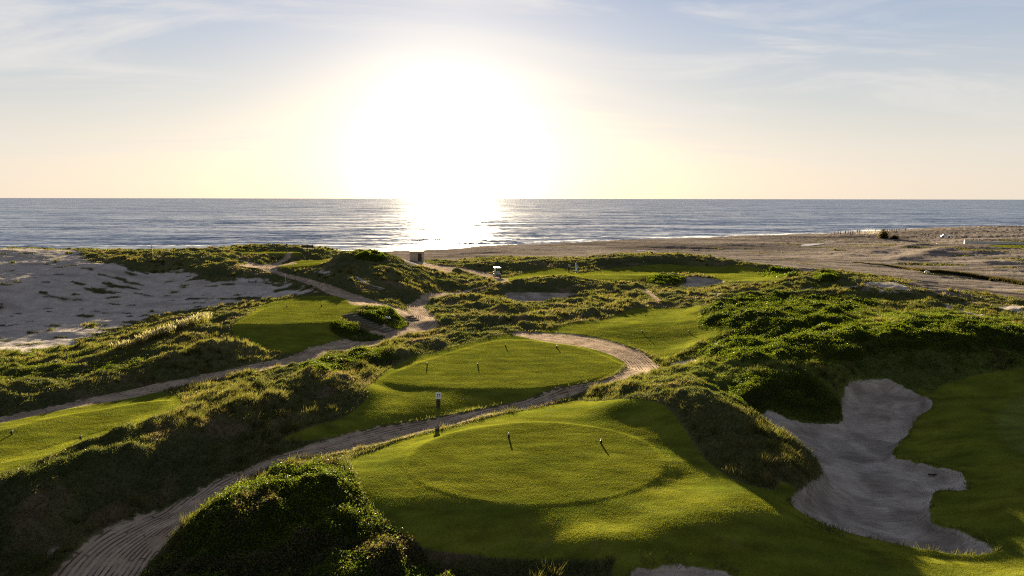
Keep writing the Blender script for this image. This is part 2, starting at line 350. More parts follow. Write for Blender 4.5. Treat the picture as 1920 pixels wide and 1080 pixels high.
LAWN = {k: world_poly(v, BASE) for k, v in LAWN_PX.items()}
BUNK = {k: world_poly(v, BASE) for k, v in BUNKER_PX.items()}
DUNE = {k: world_poly(v, BASE) for k, v in DUNE_PX.items()}
dq = np.array(DUNE_PX['dune'], float); wq = hit(dq[:, 0], dq[:, 1], BASE)
mq = (dq[:, 0] < 150) & (dq[:, 1] < 484)
wq[mq] = wq[mq] * (np.clip(wq[mq][:, 1:2], 0, 113) + 9) / wq[mq][:, 1:2]
DUNE['dune'] = smooth_line(wq, 3, True)
FAR_TEE = pt_z([p[0] for p in LAWN_PX['far_tee']], [p[1] for p in LAWN_PX['far_tee']], 7.5)
FAR_GREEN = pt_z([p[0] for p in LAWN_PX['far_green']], [p[1] for p in LAWN_PX['far_green']], 8.0)
LAWN['far_tee'] = smooth_line(FAR_TEE, 3, True); LAWN['far_green'] = smooth_line(FAR_GREEN, 3, True)
PATHS = {}
for k, v in PATHS_PX.items():
    L = smooth_line(hit([a[0] for a, b in v], [a[1] for a, b in v], BASE), 4)
    R = smooth_line(hit([b[0] for a, b in v], [b[1] for a, b in v], BASE), 4)
    PATHS[k] = (L, R)

def layer(polys, margin=3.0):
    s = np.full(len(P2), -margin)
    for p in polys.values():
        s = np.maximum(s, poly_sd(P2, p, margin))
    return s.reshape(NR, NC)
SD_LAWN = layer(LAWN); SD_BUNK = layer(BUNK); SD_DUNE = layer(DUNE)
SD_PATH = np.full(len(P2), -3.0); PU = np.zeros(len(P2)); PV = np.zeros(len(P2))
run = 0.0
for k, (L, R) in PATHS.items():
    mid = (L + R) / 2; wid = np.linalg.norm(L - R, axis=1)
    lo = mid.min(0) - 8; hi = mid.max(0) + 8
    m = np.where((P2[:, 0] > lo[0]) & (P2[:, 0] < hi[0]) & (P2[:, 1] > lo[1]) & (P2[:, 1] < hi[1]))[0]
    Q = P2[m]
    d, bi, bt = seg_dist(Q, mid[:-1], mid[1:])
    w = (wid[bi] * (1 - bt) + wid[bi + 1] * bt) / 2
    s = np.maximum(w - d, -3.0)
    arc = np.concatenate([[0], np.cumsum(np.linalg.norm(np.diff(mid, axis=0), axis=1))])
    al = arc[bi] + bt * (arc[bi + 1] - arc[bi])
    t = mid[bi + 1] - mid[bi]; v = Q - mid[bi]
    side = np.sign(t[:, 0] * v[:, 1] - t[:, 1] * v[:, 0])
    better = s > SD_PATH[m]
    mm = m[better]
    SD_PATH[mm] = s[better]; PU[mm] = (d * side)[better]; PV[mm] = al[better] + run
    run += 500
SD_PATH = SD_PATH.reshape(NR, NC)
d, bi, _ = seg_dist(P2, sh_s[:-1], sh_s[1:])
tt = sh_s[bi + 1] - sh_s[bi]; vv = P2 - sh_s[bi]
SHORE_D = np.where(tt[:, 0] * vv[:, 1] - tt[:, 1] * vv[:, 0] < 0, d, -d).reshape(NR, NC)   # positive on land
# open sand flat towards the beach: everything beyond the course
BEACH_EDGE_PX = [(700, 490), (745, 484), (790, 489), (850, 489), (900, 483), (950, 482), (1000, 483), (1060, 484), (1130, 480), (1210, 476), (1260, 476), (1300, 480), (1350, 486), (1400, 494), (1440, 500), (1495, 507), (1520, 512), (1550, 507), (1572, 511), (1640, 519), (1690, 532), (1740, 550), (1790, 560), (1850, 558), (1925, 568)]
be = hit([p[0] for p in BEACH_EDGE_PX], [p[1] - 1.0 for p in BEACH_EDGE_PX], BASE)
be[0] = (-38, 178)
beach_poly = np.vstack([[-450, 240], [-450, 205], [-120, 205], be, [150, 85], [500, 300], [500, 520], [-450, 520]])
SD_BEACH = poly_sd(P2, beach_poly, 12.0).reshape(NR, NC)

# ------------------------------------------------------------------ final heights
SHRUB_PX = {   # outline of each shrub's canopy in the photograph, canopy height, leaf size, label
 'front': ([(255, 1090), (300, 1038), (335, 998), (352, 965), (400, 932), (425, 905), (490, 886), (503, 868), (560, 860), (600, 852), (640, 855), (658, 878), (668, 920), (690, 952), (740, 990), (780, 1018), (805, 1050), (870, 1068), (900, 1110), (800, 1170), (300, 1170)], 0.55),
 'bright': ([(1300, 655), (1330, 640), (1370, 615), (1420, 595), (1480, 585), (1540, 575), (1580, 580), (1610, 600), (1640, 622), (1610, 640), (1570, 655), (1500, 665), (1420, 668), (1340, 668)], 0.5),
 'upper': ([(1312, 603), (1316, 580), (1340, 565), (1370, 555), (1430, 547), (1480, 543), (1540, 551), (1600, 555), (1650, 562), (1600, 578), (1540, 572), (1480, 581), (1420, 591), (1370, 610), (1330, 610)], 0.5),
 'ridge': ([(1640, 622), (1660, 603), (1710, 592), (1760, 595), (1830, 598), (1880, 611), (1915, 605), (1980, 605), (1980, 650), (1880, 640), (1800, 634), (1700, 630), (1650, 630)], 0.6),
 'skirt': ([(1545, 664), (1600, 642), (1690, 633), (1760, 636), (1840, 641), (1825, 651), (1740, 648), (1650, 652), (1600, 668)], 0.35),
 'hedge': ([(1388, 746), (1372, 722), (1400, 702), (1470, 695), (1520, 700), (1558, 735), (1570, 766), (1540, 772), (1480, 765), (1430, 750)], 0.45),
 'steps': ([(668, 584), (700, 572), (725, 573), (752, 588), (762, 600), (752, 611), (735, 612), (705, 605), (682, 595)], 0.4),
 'round': ([(1422, 507), (1440, 499), (1465, 497), (1490, 504), (1494, 511), (1460, 513), (1430, 511)], 0.8),
 'clump': ([(1528, 511), (1534, 506), (1552, 506), (1556, 503), (1566, 503), (1571, 514), (1552, 518), (1532, 516)], 0.9),
 'hilltop': ([(665, 478), (680, 470), (700, 469), (716, 474), (722, 481), (690, 484)], 0.5),
 'below': ([(622, 606), (640, 598), (658, 604), (688, 620), (718, 628), (690, 634), (660, 632), (638, 622)], 0.4),
 'verge': ([(560, 682), (620, 664), (690, 652), (730, 658), (745, 668), (720, 678), (660, 684), (600, 690)], 0.4),
 'mid': ([(1215, 522), (1230, 514), (1265, 514), (1285, 521), (1270, 530), (1230, 530)], 0.35),
}
SHRUB = {}; SD_SHRUB = np.full((NR, NC), -3.0); SHRUB_ID = np.zeros((NR, NC), int)
DIST = np.sqrt(P2[:, 0]**2 + P2[:, 1]**2).reshape(NR, NC)
H = BASE.copy()
QX, QY = GX, GY
# closely mown collars between turf and sand
SD_LAWN = np.where(SD_BUNK < 0.1, np.maximum(SD_LAWN, np.minimum(SD_BUNK + 0.7, SD_LAWN + 0.9)), SD_LAWN)
STEP_LINES = [[(651, 590), (659.5, 594), (667, 597.5), (673.5, 601), (681, 604), (689, 607), (698, 610.5), (709, 614), (720, 618), (728, 621)], [(763, 594), (768, 597.5), (772, 601)]]
STEP_D = np.full(len(P2), 9.0)
for ln in STEP_LINES:
    w = hit([q[0] for q in ln], [q[1] for q in ln], BASE)
    m = np.where((np.abs(P2[:, 0] - w[:, 0].mean()) < 12) & (np.abs(P2[:, 1] - w[:, 1].mean()) < 16))[0]
    STEP_D[m] = np.minimum(STEP_D[m], seg_dist(P2[m], w[:-1], w[1:])[0])
STEP_D = STEP_D.reshape(NR, NC); CLEAR = sstep(1.05, 1.6, STEP_D)
hard = np.maximum(np.maximum(SD_LAWN, SD_PATH), SD_BUNK)
soft = 1 - sstep(-1.0, 0.15, hard)                       # 1 in the rough, 0 on lawns, paths and bunkers
beach = sstep(-3, 5, SD_BEACH); dune = sstep(-1.5, 1.0, SD_DUNE)
wild = soft * (1 - beach) * (1 - 0.85 * dune)
n6 = fbm(QX, QY, 7.0, 3, 1); n2 = fbm(QX, QY, 2.2, 3, 2); n1 = fbm(QX, QY, 0.8, 2, 3)
H += wild * CLEAR * (0.42 * n6 + 0.36 * n2 + 0.15 * n1)
H += soft * dune * (1 - beach) * (0.40 * fbm(QX * 0.55, QY, 11.0, 4, 4) + 0.03 * n2)
H += soft * beach * sstep(2, 14, SHORE_D) * (0.42 * fbm(QX * 0.35, QY, 14.0, 4, 5) + 0.12 * sstep(330, 250, QY) * np.abs(fbm(QX * 0.5, QY, 4.0, 2, 6)) + 0.05 * n2 * sstep(320, 230, QY))
H += sstep(-0.2, 0.8, SD_LAWN) * (0.07 * fbm(QX, QY, 6.0, 2, 8) + 0.013 * fbm(QX * .6, QY, 1.0, 3, 9))
H -= sstep(-0.15, 0.35, SD_PATH) * 0.05
H += sstep(-0.9, -0.2, SD_PATH) * (1 - sstep(-0.2, 0.1, SD_PATH)) * 0.02 * (1 - beach)
H -= sstep(-0.05, 0.55, SD_BUNK) * 0.36
H += sstep(-0.8, -0.1, SD_BUNK) * (1 - sstep(-0.1, 0.15, SD_BUNK)) * 0.10
H += sstep(0, .5, SD_BUNK) * (0.05 * fbm(QX, QY, 3.0, 2, 10) + 0.02 * n1)
TEE_PX = {'front': ([(1003 + 243 * math.cos(a), 870 + 77 * math.sin(a)) for a in np.linspace(0, 2 * math.pi, 24, endpoint=False)], 5.12),
 'second': ([(715, 712), (745, 695), (790, 678), (850, 660), (900, 646), (950, 637), (1030, 642), (1100, 655), (1148, 673), (1163, 685), (1140, 700), (1090, 718), (1000, 730), (900, 730), (800, 726), (740, 722)], 5.1),
 'left': ([(-60, 830), (0, 808), (100, 782), (200, 765), (280, 752), (320, 752), (300, 770), (230, 795), (130, 825), (50, 850), (-60, 885)], 5.0),
 'raised': ([(445, 606), (475, 590), (500, 576), (530, 568), (580, 562), (640, 562), (668, 572), (655, 584), (640, 592), (625, 604), (560, 608), (500, 609)], 6.0),
 'far': ([(517, 500), (535, 493), (555, 488.5), (612, 488.3), (629, 495), (600, 500), (560, 502)], 7.5), 'far_green': (LAWN_PX['far_green'], 8.0)}
SD_TEE = np.full((NR, NC), -3.0)
for px, z in TEE_PX.values():
    w = pt_z([q[0] for q in px], [q[1] for q in px], z)
    s = poly_sd(P2, smooth_line(w, 3, True)).reshape(NR, NC)
    t_ = sstep(-0.9, 0.5, s) * 0.9
    H = H * (1 - t_) + (z + 0.05 * fbm(QX, QY, 6.0, 2, 8) + 0.013 * fbm(QX * .6, QY, 1.0, 3, 9)) * t_
    SD_TEE = np.maximum(SD_TEE, s)
H += 0.035 * sstep(-0.20, 0.12, SD_TEE) * sstep(-0.1, 0.3, SD_LAWN) + 0.0
# small rises and hollows: centre line in pixels, height, half width (metres), which way it falls
RISE_PX = [
    ([(1690, 482), (1730, 473), (1790, 462)], 0.7, 2.6), ([(1800, 474), (1850, 470)], 0.5, 2.5), ([(1860, 490), (1920, 486)], 0.5, 2.5),
    ([(1820, 449), (1900, 448)], 0.6, 5.0), ([(1230, 460), (1330, 458), (1450, 455)], 0.4, 5.0), ([(1090, 474), (1160, 472)], 0.5, 3.0),
    ([(1640, 470), (1660, 466)], 0.5, 2.0), ([(1560, 472), (1600, 476)], 0.4, 2.0), ([(1700, 460), (1722, 457)], 0.6, 2.2),
    ([(355, 662), (380, 650), (430, 643), (470, 655)], 0.55, 1.2), ([(0, 728), (100, 718), (180, 706), (270, 694)], 0.4, 1.2),
    ([(550, 704), (600, 694), (640, 706), (668, 728)], 0.5, 1.4), ([(430, 742), (340, 772), (250, 803), (130, 848)], 0.3, 0.9),
    ([(570, 780), (450, 796), (330, 826), (200, 868), (60, 920)], 0.35, 0.8), ([(520, 745), (440, 770)], 0.3, 0.8),
    ([(810, 600), (870, 590), (940, 596)], 0.5, 1.4), ([(850, 562), (900, 556), (950, 572)], 0.45, 1.6), ([(990, 592), (1090, 582), (1180, 566)], 0.5, 1.5),
    ([(880, 626), (990, 608), (1070, 598)], 0.35, 1.2), ([(925, 540), (1000, 526), (1060, 520), (1095, 525)], 0.5, 2.0),
    ([(900, 492), (1000, 489), (1080, 487), (1150, 483), (1250, 479), (1330, 486), (1400, 494)], 0.6, 3.0),
    ([(1310, 648), (1370, 612), (1440, 591), (1520, 578), (1565, 580)], 0.4, 1.3), ([(1640, 620), (1670, 602), (1730, 593), (1830, 600)], 0.5, 1.3),
    ([(1320, 580), (1350, 562), (1420, 549), (1540, 546)], 0.45, 1.5), ([(1380, 650), (1470, 640), (1560, 632)], 0.4, 1.0), ([(1580, 652), (1680, 634), (1780, 638)], 0.3, 0.9),
    ([(1480, 530), (1540, 521), (1620, 527)], 0.4, 1.6), ([(1740, 565), (1840, 578)], 0.4, 1.2), ([(1850, 566), (1920, 575)], 0.4, 1.2),
    ([(590, 655), (640, 668), (720, 655), (745, 664)], 0.25, 1.0), ([(640, 480), (620, 505), (640, 525)], 0.6, 3.0), ([(700, 500), (740, 520), (770, 545)], 0.5, 2.5),
    ([(1540, 745), (1600, 735)], 0.3, 1.2), ([(1600, 870), (1680, 885)], 0.22, 1.0), ([(1560, 800), (1640, 800)], -0.25, 1.8),
    ([(1170, 753), (1240, 742), (1300, 742)], 0.35, 1.2),
]
for line, dh, sg in RISE_PX:
    w = smooth_line(hit([p[0] for p in line], [p[1] for p in line], BASE, max(dh, 0)), 3) if len(line) > 1 else hit([line[0][0]], [line[0][1]], BASE, max(dh, 0))
    lo = w.min(0) - 3.5 * sg; hi = w.max(0) + 3.5 * sg
    m = np.where((P2[:, 0] > lo[0]) & (P2[:, 0] < hi[0]) & (P2[:, 1] > lo[1]) & (P2[:, 1] < hi[1]))[0]
    if len(w) > 1: d, _, _ = seg_dist(P2[m], w[:-1], w[1:])
    else: d = np.linalg.norm(P2[m] - w[0], axis=1)
    H.ravel()[m] += dh * np.exp(-0.5 * (d / sg)**2)
for i, (k, (px, ch)) in enumerate(SHRUB_PX.items()):
    w = smooth_line(hit([p[0] for p in px], [p[1] for p in px], H, ch * 0.7), 3, True)
    SHRUB[k] = w
    s = poly_sd(P2, w).reshape(NR, NC)
    SHRUB_ID[(s > SD_SHRUB) & (s > -0.3)] = i + 1
    SD_SHRUB = np.maximum(SD_SHRUB, s)
    if k == 'hedge': SD_BUNK = np.minimum(SD_BUNK, -0.35 - s)
    s2 = s + 0.25 * n2
    lump = np.clip(0.75 + 0.95 * fbm(QX, QY, 1.9, 3, 20 + i), 0.15, 1.5)
    H += ch * 0.75 * sstep(-0.1, 1.1, s2) * lump * CLEAR * (1 - sstep(-0.3, 0.1, np.maximum(SD_PATH, SD_LAWN)))

# ------------------------------------------------------------------ surface colours (albedo only)
def lerp(a, b, t):
    t = np.clip(t, 0, 1)[..., None]
    return np.asarray(a) * (1 - t) + np.asarray(b) * t
patch = fbm(QX, QY, 9.0, 4, 30); fine = fbm(QX, QY, 1.3, 3, 31); streak = fbm(QX * 0.3, QY, 2.5, 4, 32)
green = sstep(8, 16, QX) * sstep(34, 44, QY) * sstep(80, 66, QY) + 0.35 * sstep(0.1, 0.5, fbm(QX, QY, 8.0, 3, 46))
ROUGH = lerp(lerp((.036, .040, .014), (.078, .074, .026), 0.5 + 0.8 * patch), (.095, .072, .038), 0.9 * sstep(0.15, 0.6, fbm(QX, QY, 5.0, 3, 33) + 0.3 * fine))
ROUGH = lerp(ROUGH, lerp((.040, .052, .011), (.080, .088, .017), 0.5 + 0.8 * patch), green)
ROUGH = ROUGH * np.array([1.5, 1.55, 1.85])
LAWNC = lerp((.090, .108, .014), (.142, .147, .018), 0.5 + 0.9 * fbm(QX * 0.5, QY, 2.2, 5, 34))
worn = fbm(QX * 0.8, QY, 1.1, 3, 35)
LAWNC = lerp(LAWNC, (.062, .076, .014), 0.55 * sstep(0.05, 0.8, worn))
LAWNC = lerp(LAWNC, (.12, .105, .035), 0.5 * sstep(0.3, 0.7, fbm(QX * 0.7, QY, 0.7, 3, 47)) * sstep(-0.2, 0.5, fbm(QX, QY, 5.0, 2, 48)))
LAWNC = lerp(LAWNC, (.15, .155, .02), 0.5 * sstep(0.22, 0.05, np.abs(SD_TEE)))
LAWNC = lerp(LAWNC, (.085, .092, .012), 0.45 * sstep(0.0, 0.6, SD_TEE))
SANDC = lerp((.25, .225, .20), (.34, .31, .275), 0.5 + 0.7 * fine)
SANDC = lerp(SANDC, (.20, .175, .155), 0.7 * sstep(0.1, 0.6, streak))
BEACHC = lerp((.22, .175, .14), (.31, .255, .205), 0.5 + 0.9 * fbm(QX * 0.25, QY, 5.0, 4, 36))
BEACHC = lerp(BEACHC, (.13, .105, .082), 0.75 * sstep(0.15, 0.55, fbm(QX * 0.22, QY, 6.0, 4, 37)))
BEACHC = lerp(BEACHC, (.07, .055, .04), 0.7 * sstep(0.42, 0.75, fbm(QX * 0.5, QY, 1.6, 3, 49)))
BEACHC = BEACHC * np.array([.84, .86, .90]) * (0.92 + 0.55 * np.clip(fbm(QX * 0.4, QY, 34.0, 3, 54), -.6, .5))[..., None]
BEACHC = BEACHC * (1 + 0.16 * np.sin((QY + 0.35 * QX) * 1.6 + 4 * fbm(QX, QY, 25, 3, 51)))[..., None]
BEACHC = lerp(BEACHC, (.16, .125, .09), sstep(9, 1, SHORE_D))          # wet sand at the water line
PATHC = lerp((.35, .26, .18), (.50, .385, .28), 0.5 + 0.8 * fbm(PU.reshape(NR, NC) * 3, PV.reshape(NR, NC) * 0.35, 1.0, 3, 38))
GREEN = world_poly([(1868, 800), (1880, 765), (1920, 742), (2000, 735), (2020, 860), (1930, 855), (1888, 835)], BASE)
LAWNC = lerp(LAWNC, (.13, .155, .04), 0.5 * sstep(-.3, .3, poly_sd(P2, GREEN).reshape(NR, NC)))
LAWNC = LAWNC * (1 + 0.38 * fbm(QX * 0.35, QY, 0.8, 4, 52))[..., None]
DUNEC = SANDC * np.array([1.50, 1.44, 1.40])
SANDC = SANDC * np.array([1.22, 1.17, 1.10])
# plants creeping over the open sand
crawl = fbm(QX * 0.45, QY * 1.1, 3.2, 4, 40) + 0.5 * fbm(QX, QY, 14, 2, 41)
px_proj = None
VEG_DUNE = sstep(0.0, 0.12, np.maximum(crawl, 1.3 * fbm(QX * 0.5, QY, 1.6, 3, 44) - 0.10) - 0.31 - 0.07 * np.clip(SD_DUNE, -1.5, 3.0) + 0.22 * sstep(2.5, 0, SD_DUNE))
tract = sstep(30, 100, QX) * sstep(300, 180, QY) * 0.5
VEG_BEACH = sstep(0.0, 0.15, fbm(QX * 0.3, QY, 7.0, 4, 42) - 0.62 + 0.78 * tract + 0.35 * sstep(6, 0, SD_BEACH)) * sstep(12, 24, SHORE_D)
TRACKS = [[(1350, 479), (1440, 482), (1513, 485.5), (1600, 492)], [(1330, 482), (1420, 486), (1520, 489), (1640, 499)], [(1560, 506), (1700, 529), (1800, 545), (1925, 558)], [(1575, 505), (1715, 527), (1810, 542), (1925, 554)], [(1640, 468), (1720, 476), (1800, 489), (1925, 505)], [(1240, 474), (1400, 470), (1600, 480)], [(1860, 463), (1925, 468)]]
for tr in TRACKS:
    w = smooth_line(hit([q[0] for q in tr], [q[1] for q in tr], BASE), 6)
    lo = w.min(0) - 4; hi = w.max(0) + 4
    m = np.where((P2[:, 0] > lo[0]) & (P2[:, 0] < hi[0]) & (P2[:, 1] > lo[1]) & (P2[:, 1] < hi[1]))[0]
    d_, _, _ = seg_dist(P2[m], w[:-1], w[1:])
    f_ = 1 - 0.45 * np.exp(-(d_ / 0.55)**2) * sstep(-0.4, 0.2, fbm(P2[m, 0], P2[m, 1], 6.0, 2, 53))
    BEACHC.reshape(-1, 3)[m] *= f_[:, None]
eb = fbm(QX, QY, 1.1, 3, 43)
m_beach = sstep(-0.5, 0.5, SD_BEACH + 2.5 * eb); m_dune = sstep(-.25, .25, SD_DUNE + 0.9 * eb)
COLR = ROUGH.copy()
COLR = lerp(COLR, lerp(BEACHC, ROUGH * 0.9, VEG_BEACH), m_beach)
COLR = lerp(COLR, lerp(DUNEC, ROUGH * 0.85, VEG_DUNE), m_dune * (1 - m_beach))
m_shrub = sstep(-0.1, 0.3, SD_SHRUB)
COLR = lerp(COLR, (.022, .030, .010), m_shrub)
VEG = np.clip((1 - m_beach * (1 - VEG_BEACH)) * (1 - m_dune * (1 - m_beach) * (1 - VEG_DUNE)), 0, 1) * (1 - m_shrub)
VEG *= CLEAR
FRINGE = sstep(-0.30, -0.12, SD_BUNK) * sstep(0.10, -0.02, SD_BUNK) * sstep(-0.1, 0.5, eb + 0.3)
m_shrub = m_shrub * CLEAR
VEG *= 1 - sstep(-0.12, 0.05, np.maximum(np.maximum(SD_LAWN, SD_PATH), SD_BUNK))

# ------------------------------------------------------------------ material helpers
def new_mat(name):
    m = bpy.data.materials.new(name); m.use_nodes = True
    nt = m.node_tree; nt.nodes.clear()
    out = nt.nodes.new('ShaderNodeOutputMaterial')
    return m, nt, out
def N(nt, kind, inputs=None, **props):
    n = nt.nodes.new('ShaderNode' + kind)
    for k, v in props.items(): setattr(n, k, v)
    for k, v in (inputs or {}).items():
        s = n.inputs[k]
        if isinstance(v, bpy.types.NodeSocket): nt.links.new(v, s)
        else: s.default_value = v
    return n
def math_(nt, op, a, b=0.0, c=None):
    n = nt.nodes.new('ShaderNodeMath'); n.operation = op
    for i, v in enumerate((a, b, c)):
        if v is None: continue
        if isinstance(v, bpy.types.NodeSocket): nt.links.new(v, n.inputs[i])
        else: n.inputs[i].default_value = v
    return n.outputs[0]
def attr(nt, name):
    return N(nt, 'Attribute', attribute_name=name)
def mixc(nt, f, a, b, blend='MIX'):
    n = nt.nodes.new('ShaderNodeMix'); n.data_type = 'RGBA'; n.blend_type = blend
    for s, v in ((n.inputs[0], f), (n.inputs[6], a), (n.inputs[7], b)):
        if isinstance(v, bpy.types.NodeSocket): nt.links.new(v, s)
        else: s.default_value = v if not isinstance(v, tuple) or len(v) != 3 else (*v, 1)
    return n.outputs[2]
def ss(nt, lo, hi, x):
    n = nt.nodes.new('ShaderNodeMapRange'); n.interpolation_type = 'SMOOTHSTEP'
    n.inputs[1].default_value = lo; n.inputs[2].default_value = hi
    nt.links.new(x, n.inputs[0])
    return n.outputs[0]
def plain(name, col, rough=0.6, metal=0.0, noise=0.12, scale=8.0, spec=0.4):
    m, nt, out = new_mat(name)
    tc = N(nt, 'TexCoord')
    nz = N(nt, 'TexNoise', {'Vector': tc.outputs['Object'], 'Scale': scale, 'Detail': 4.0})
    dark = tuple(c * (1 - 2 * noise) for c in col); lite = tuple(min(1, c * (1 + 2 * noise)) for c in col)
    c = mixc(nt, nz.outputs['Fac'], dark, lite)
    b = N(nt, 'BsdfPrincipled', {'Base Color': c, 'Roughness': rough, 'Metallic': metal, 'Specular IOR Level': spec})
    nt.links.new(b.outputs[0], out.inputs[0])
    return m

def ground_material():
    m, nt, out = new_mat('ground')
    geo = N(nt, 'NewGeometry'); pos = geo.outputs['Position']
    base = attr(nt, 'c').outputs['Color']
    lawn = attr(nt, 'lawn').outputs['Fac']; path = attr(nt, 'path').outputs['Fac']; bunk = attr(nt, 'bunk').outputs['Fac']
    cl = attr(nt, 'cl').outputs['Color']; cs = attr(nt, 'cs').outputs['Color']; cpt = attr(nt, 'cp').outputs['Color']
    puv = attr(nt, 'puv').outputs['Vector']
    e1 = N(nt, 'TexNoise', {'Vector': pos, 'Scale': 2.2, 'Detail': 4.0}).outputs['Fac']
    e1 = math_(nt, 'SUBTRACT', e1, 0.5)
    g1 = N(nt, 'TexNoise', {'Vector': pos, 'Scale': 9.0, 'Detail': 6.0, 'Roughness': 0.65}).outputs['Fac']
    col = mixc(nt, 1.0, base, mixc(nt, g1, (.55, .55, .55), (1.45, 1.45, 1.45)), 'MULTIPLY')
    lm = ss(nt, -0.05, 0.05, math_(nt, 'MULTIPLY_ADD', e1, 0.22, lawn))
    col = mixc(nt, lm, col, mixc(nt, 1.0, cl, mixc(nt, g1, (.7, .7, .7), (1.3, 1.3, 1.3)), 'MULTIPLY'))
    bm = ss(nt, -0.04, 0.04, math_(nt, 'MULTIPLY_ADD', e1, 0.36, bunk))
    # rake lines in the bunkers
    wv = N(nt, 'TexNoise', {'Vector': N(nt, 'Mapping', {'Vector': pos, 'Scale': (1.2, 7.0, 1.0), 'Rotation': (0, 0, -0.25)}).outputs[0], 'Scale': 1.0, 'Detail': 5.0, 'Distortion': 0.8}).outputs['Fac']
    sand = mixc(nt, 1.0, cs, mixc(nt, wv, (.50, .50, .50), (1.5, 1.48, 1.45)), 'MULTIPLY')
    big = N(nt, 'TexNoise', {'Vector': pos, 'Scale': 0.45, 'Detail': 4.0, 'Distortion': 0.6}).outputs['Fac']
    sand = mixc(nt, 1.0, sand, mixc(nt, ss(nt, 0.35, 0.65, big), (.72, .71, .70), (1.22, 1.22, 1.24)), 'MULTIPLY')
    col = mixc(nt, bm, col, sand)
    pm = ss(nt, -0.06, 0.06, math_(nt, 'MULTIPLY_ADD', e1, 1.0, path))
    # wheel worn boards: long narrow strips with dark gaps
    pd = N(nt, 'TexNoise', {'Vector': puv, 'Scale': 0.6, 'Detail': 3.0})
    pv2 = N(nt, 'VectorMath', {0: puv, 1: N(nt, 'VectorMath', {0: pd.outputs['Color'], 1: (0.8, 0.34, 0)}, operation='MULTIPLY').outputs[0]}, operation='ADD').outputs[0]
    br = N(nt, 'TexBrick', {'Vector': pv2, 'Scale': 1.0, 'Mortar Size': 0.045, 'Mortar Smooth': 0.6, 'Brick Width': 3.1, 'Row Height': 0.24, 'Color1': (1, 1, 1, 1), 'Color2': (.74, .74, .76, 1), 'Mortar': (.28, .26, .24, 1)})
    gap = ss(nt, 0.34, 0.58, N(nt, 'TexNoise', {'Vector': puv, 'Scale': 0.9, 'Detail': 4.0}).outputs['Fac'])
    pc = mixc(nt, gap, (1, 1, 1, 1), br.outputs['Color'])
    pcol = mixc(nt, 1.0, mixc(nt, 1.0, cpt, pc, 'MULTIPLY'), mixc(nt, g1, (.75, .75, .75), (1.25, 1.25, 1.25)), 'MULTIPLY')
    col = mixc(nt, pm, col, pcol)
    # relief
    h1 = N(nt, 'TexNoise', {'Vector': pos, 'Scale': 3.5, 'Detail': 7.0, 'Roughness': 0.7}).outputs['Fac']
    hb = math_(nt, 'MULTIPLY', h1, 0.16)
    hb = math_(nt, 'MULTIPLY_ADD', math_(nt, 'MULTIPLY', wv, bm), 0.10, hb)
    hp = math_(nt, 'MULTIPLY', math_(nt, 'MULTIPLY', br.outputs['Fac'], math_(nt, 'MULTIPLY', pm, gap)), -0.07)
    hb = math_(nt, 'ADD', hb, hp)
    smooth = math_(nt, 'SUBTRACT', 1.0, math_(nt, 'MULTIPLY', lm, 0.75))
    bump = N(nt, 'Bump', {'Height': math_(nt, 'MULTIPLY', hb, smooth), 'Strength': 0.8, 'Distance': 1.0})
    b = N(nt, 'BsdfPrincipled', {'Base Color': col, 'Roughness': 1.0, 'Specular IOR Level': 0.0, 'Normal': bump.outputs[0]})
    nt.links.new(b.outputs[0], out.inputs[0])
    return m
MG = ground_material()

# ------------------------------------------------------------------ ground objects
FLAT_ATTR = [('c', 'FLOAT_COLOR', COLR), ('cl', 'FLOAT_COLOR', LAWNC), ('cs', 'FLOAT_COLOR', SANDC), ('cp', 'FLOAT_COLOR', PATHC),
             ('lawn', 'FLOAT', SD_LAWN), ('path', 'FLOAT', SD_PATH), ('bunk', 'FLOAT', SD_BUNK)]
def mesh_from(name, co, faces, mats=(), smooth=True):
    me = bpy.data.meshes.new(name)
    faces = np.asarray(faces); k = faces.shape[1]
    me.vertices.add(len(co)); me.vertices.foreach_set('co', np.ascontiguousarray(co, dtype=np.float32).ravel())
    me.loops.add(faces.size); me.loops.foreach_set('vertex_index', faces.astype(np.int32).ravel())
    me.polygons.add(len(faces)); me.polygons.foreach_set('loop_start', np.arange(len(faces), dtype=np.int32) * k)
    me.polygons.foreach_set('use_smooth', np.full(len(faces), smooth))
    for m in mats: me.materials.append(m)
    me.update(calc_edges=True)
    return me
def link(name, me, **props):
    o = bpy.data.objects.new(name, me); C.objects.link(o)
    for k, v in props.items(): o[k] = v
    return o
vid = np.arange(NR * NC).reshape(NR, NC)
quads = np.stack([vid[:-1, :-1], vid[:-1, 1:], vid[1:, 1:], vid[1:, :-1]], -1).reshape(-1, 4)
def fc(S): return (S[:-1, :-1] + S[1:, 1:] + S[:-1, 1:] + S[1:, :-1]).ravel() / 4
cls = np.zeros(len(quads), int)
cls[fc(SD_BEACH) > 0] = 5
cls[(fc(SD_DUNE) > 0) & (cls == 0)] = 4
cls[fc(SD_LAWN) > 0] = 3
cls[fc(SD_BUNK) > 0] = 2
cls[fc(SD_PATH) > 0] = 1
PCO = np.column_stack([P2, H.ravel()])
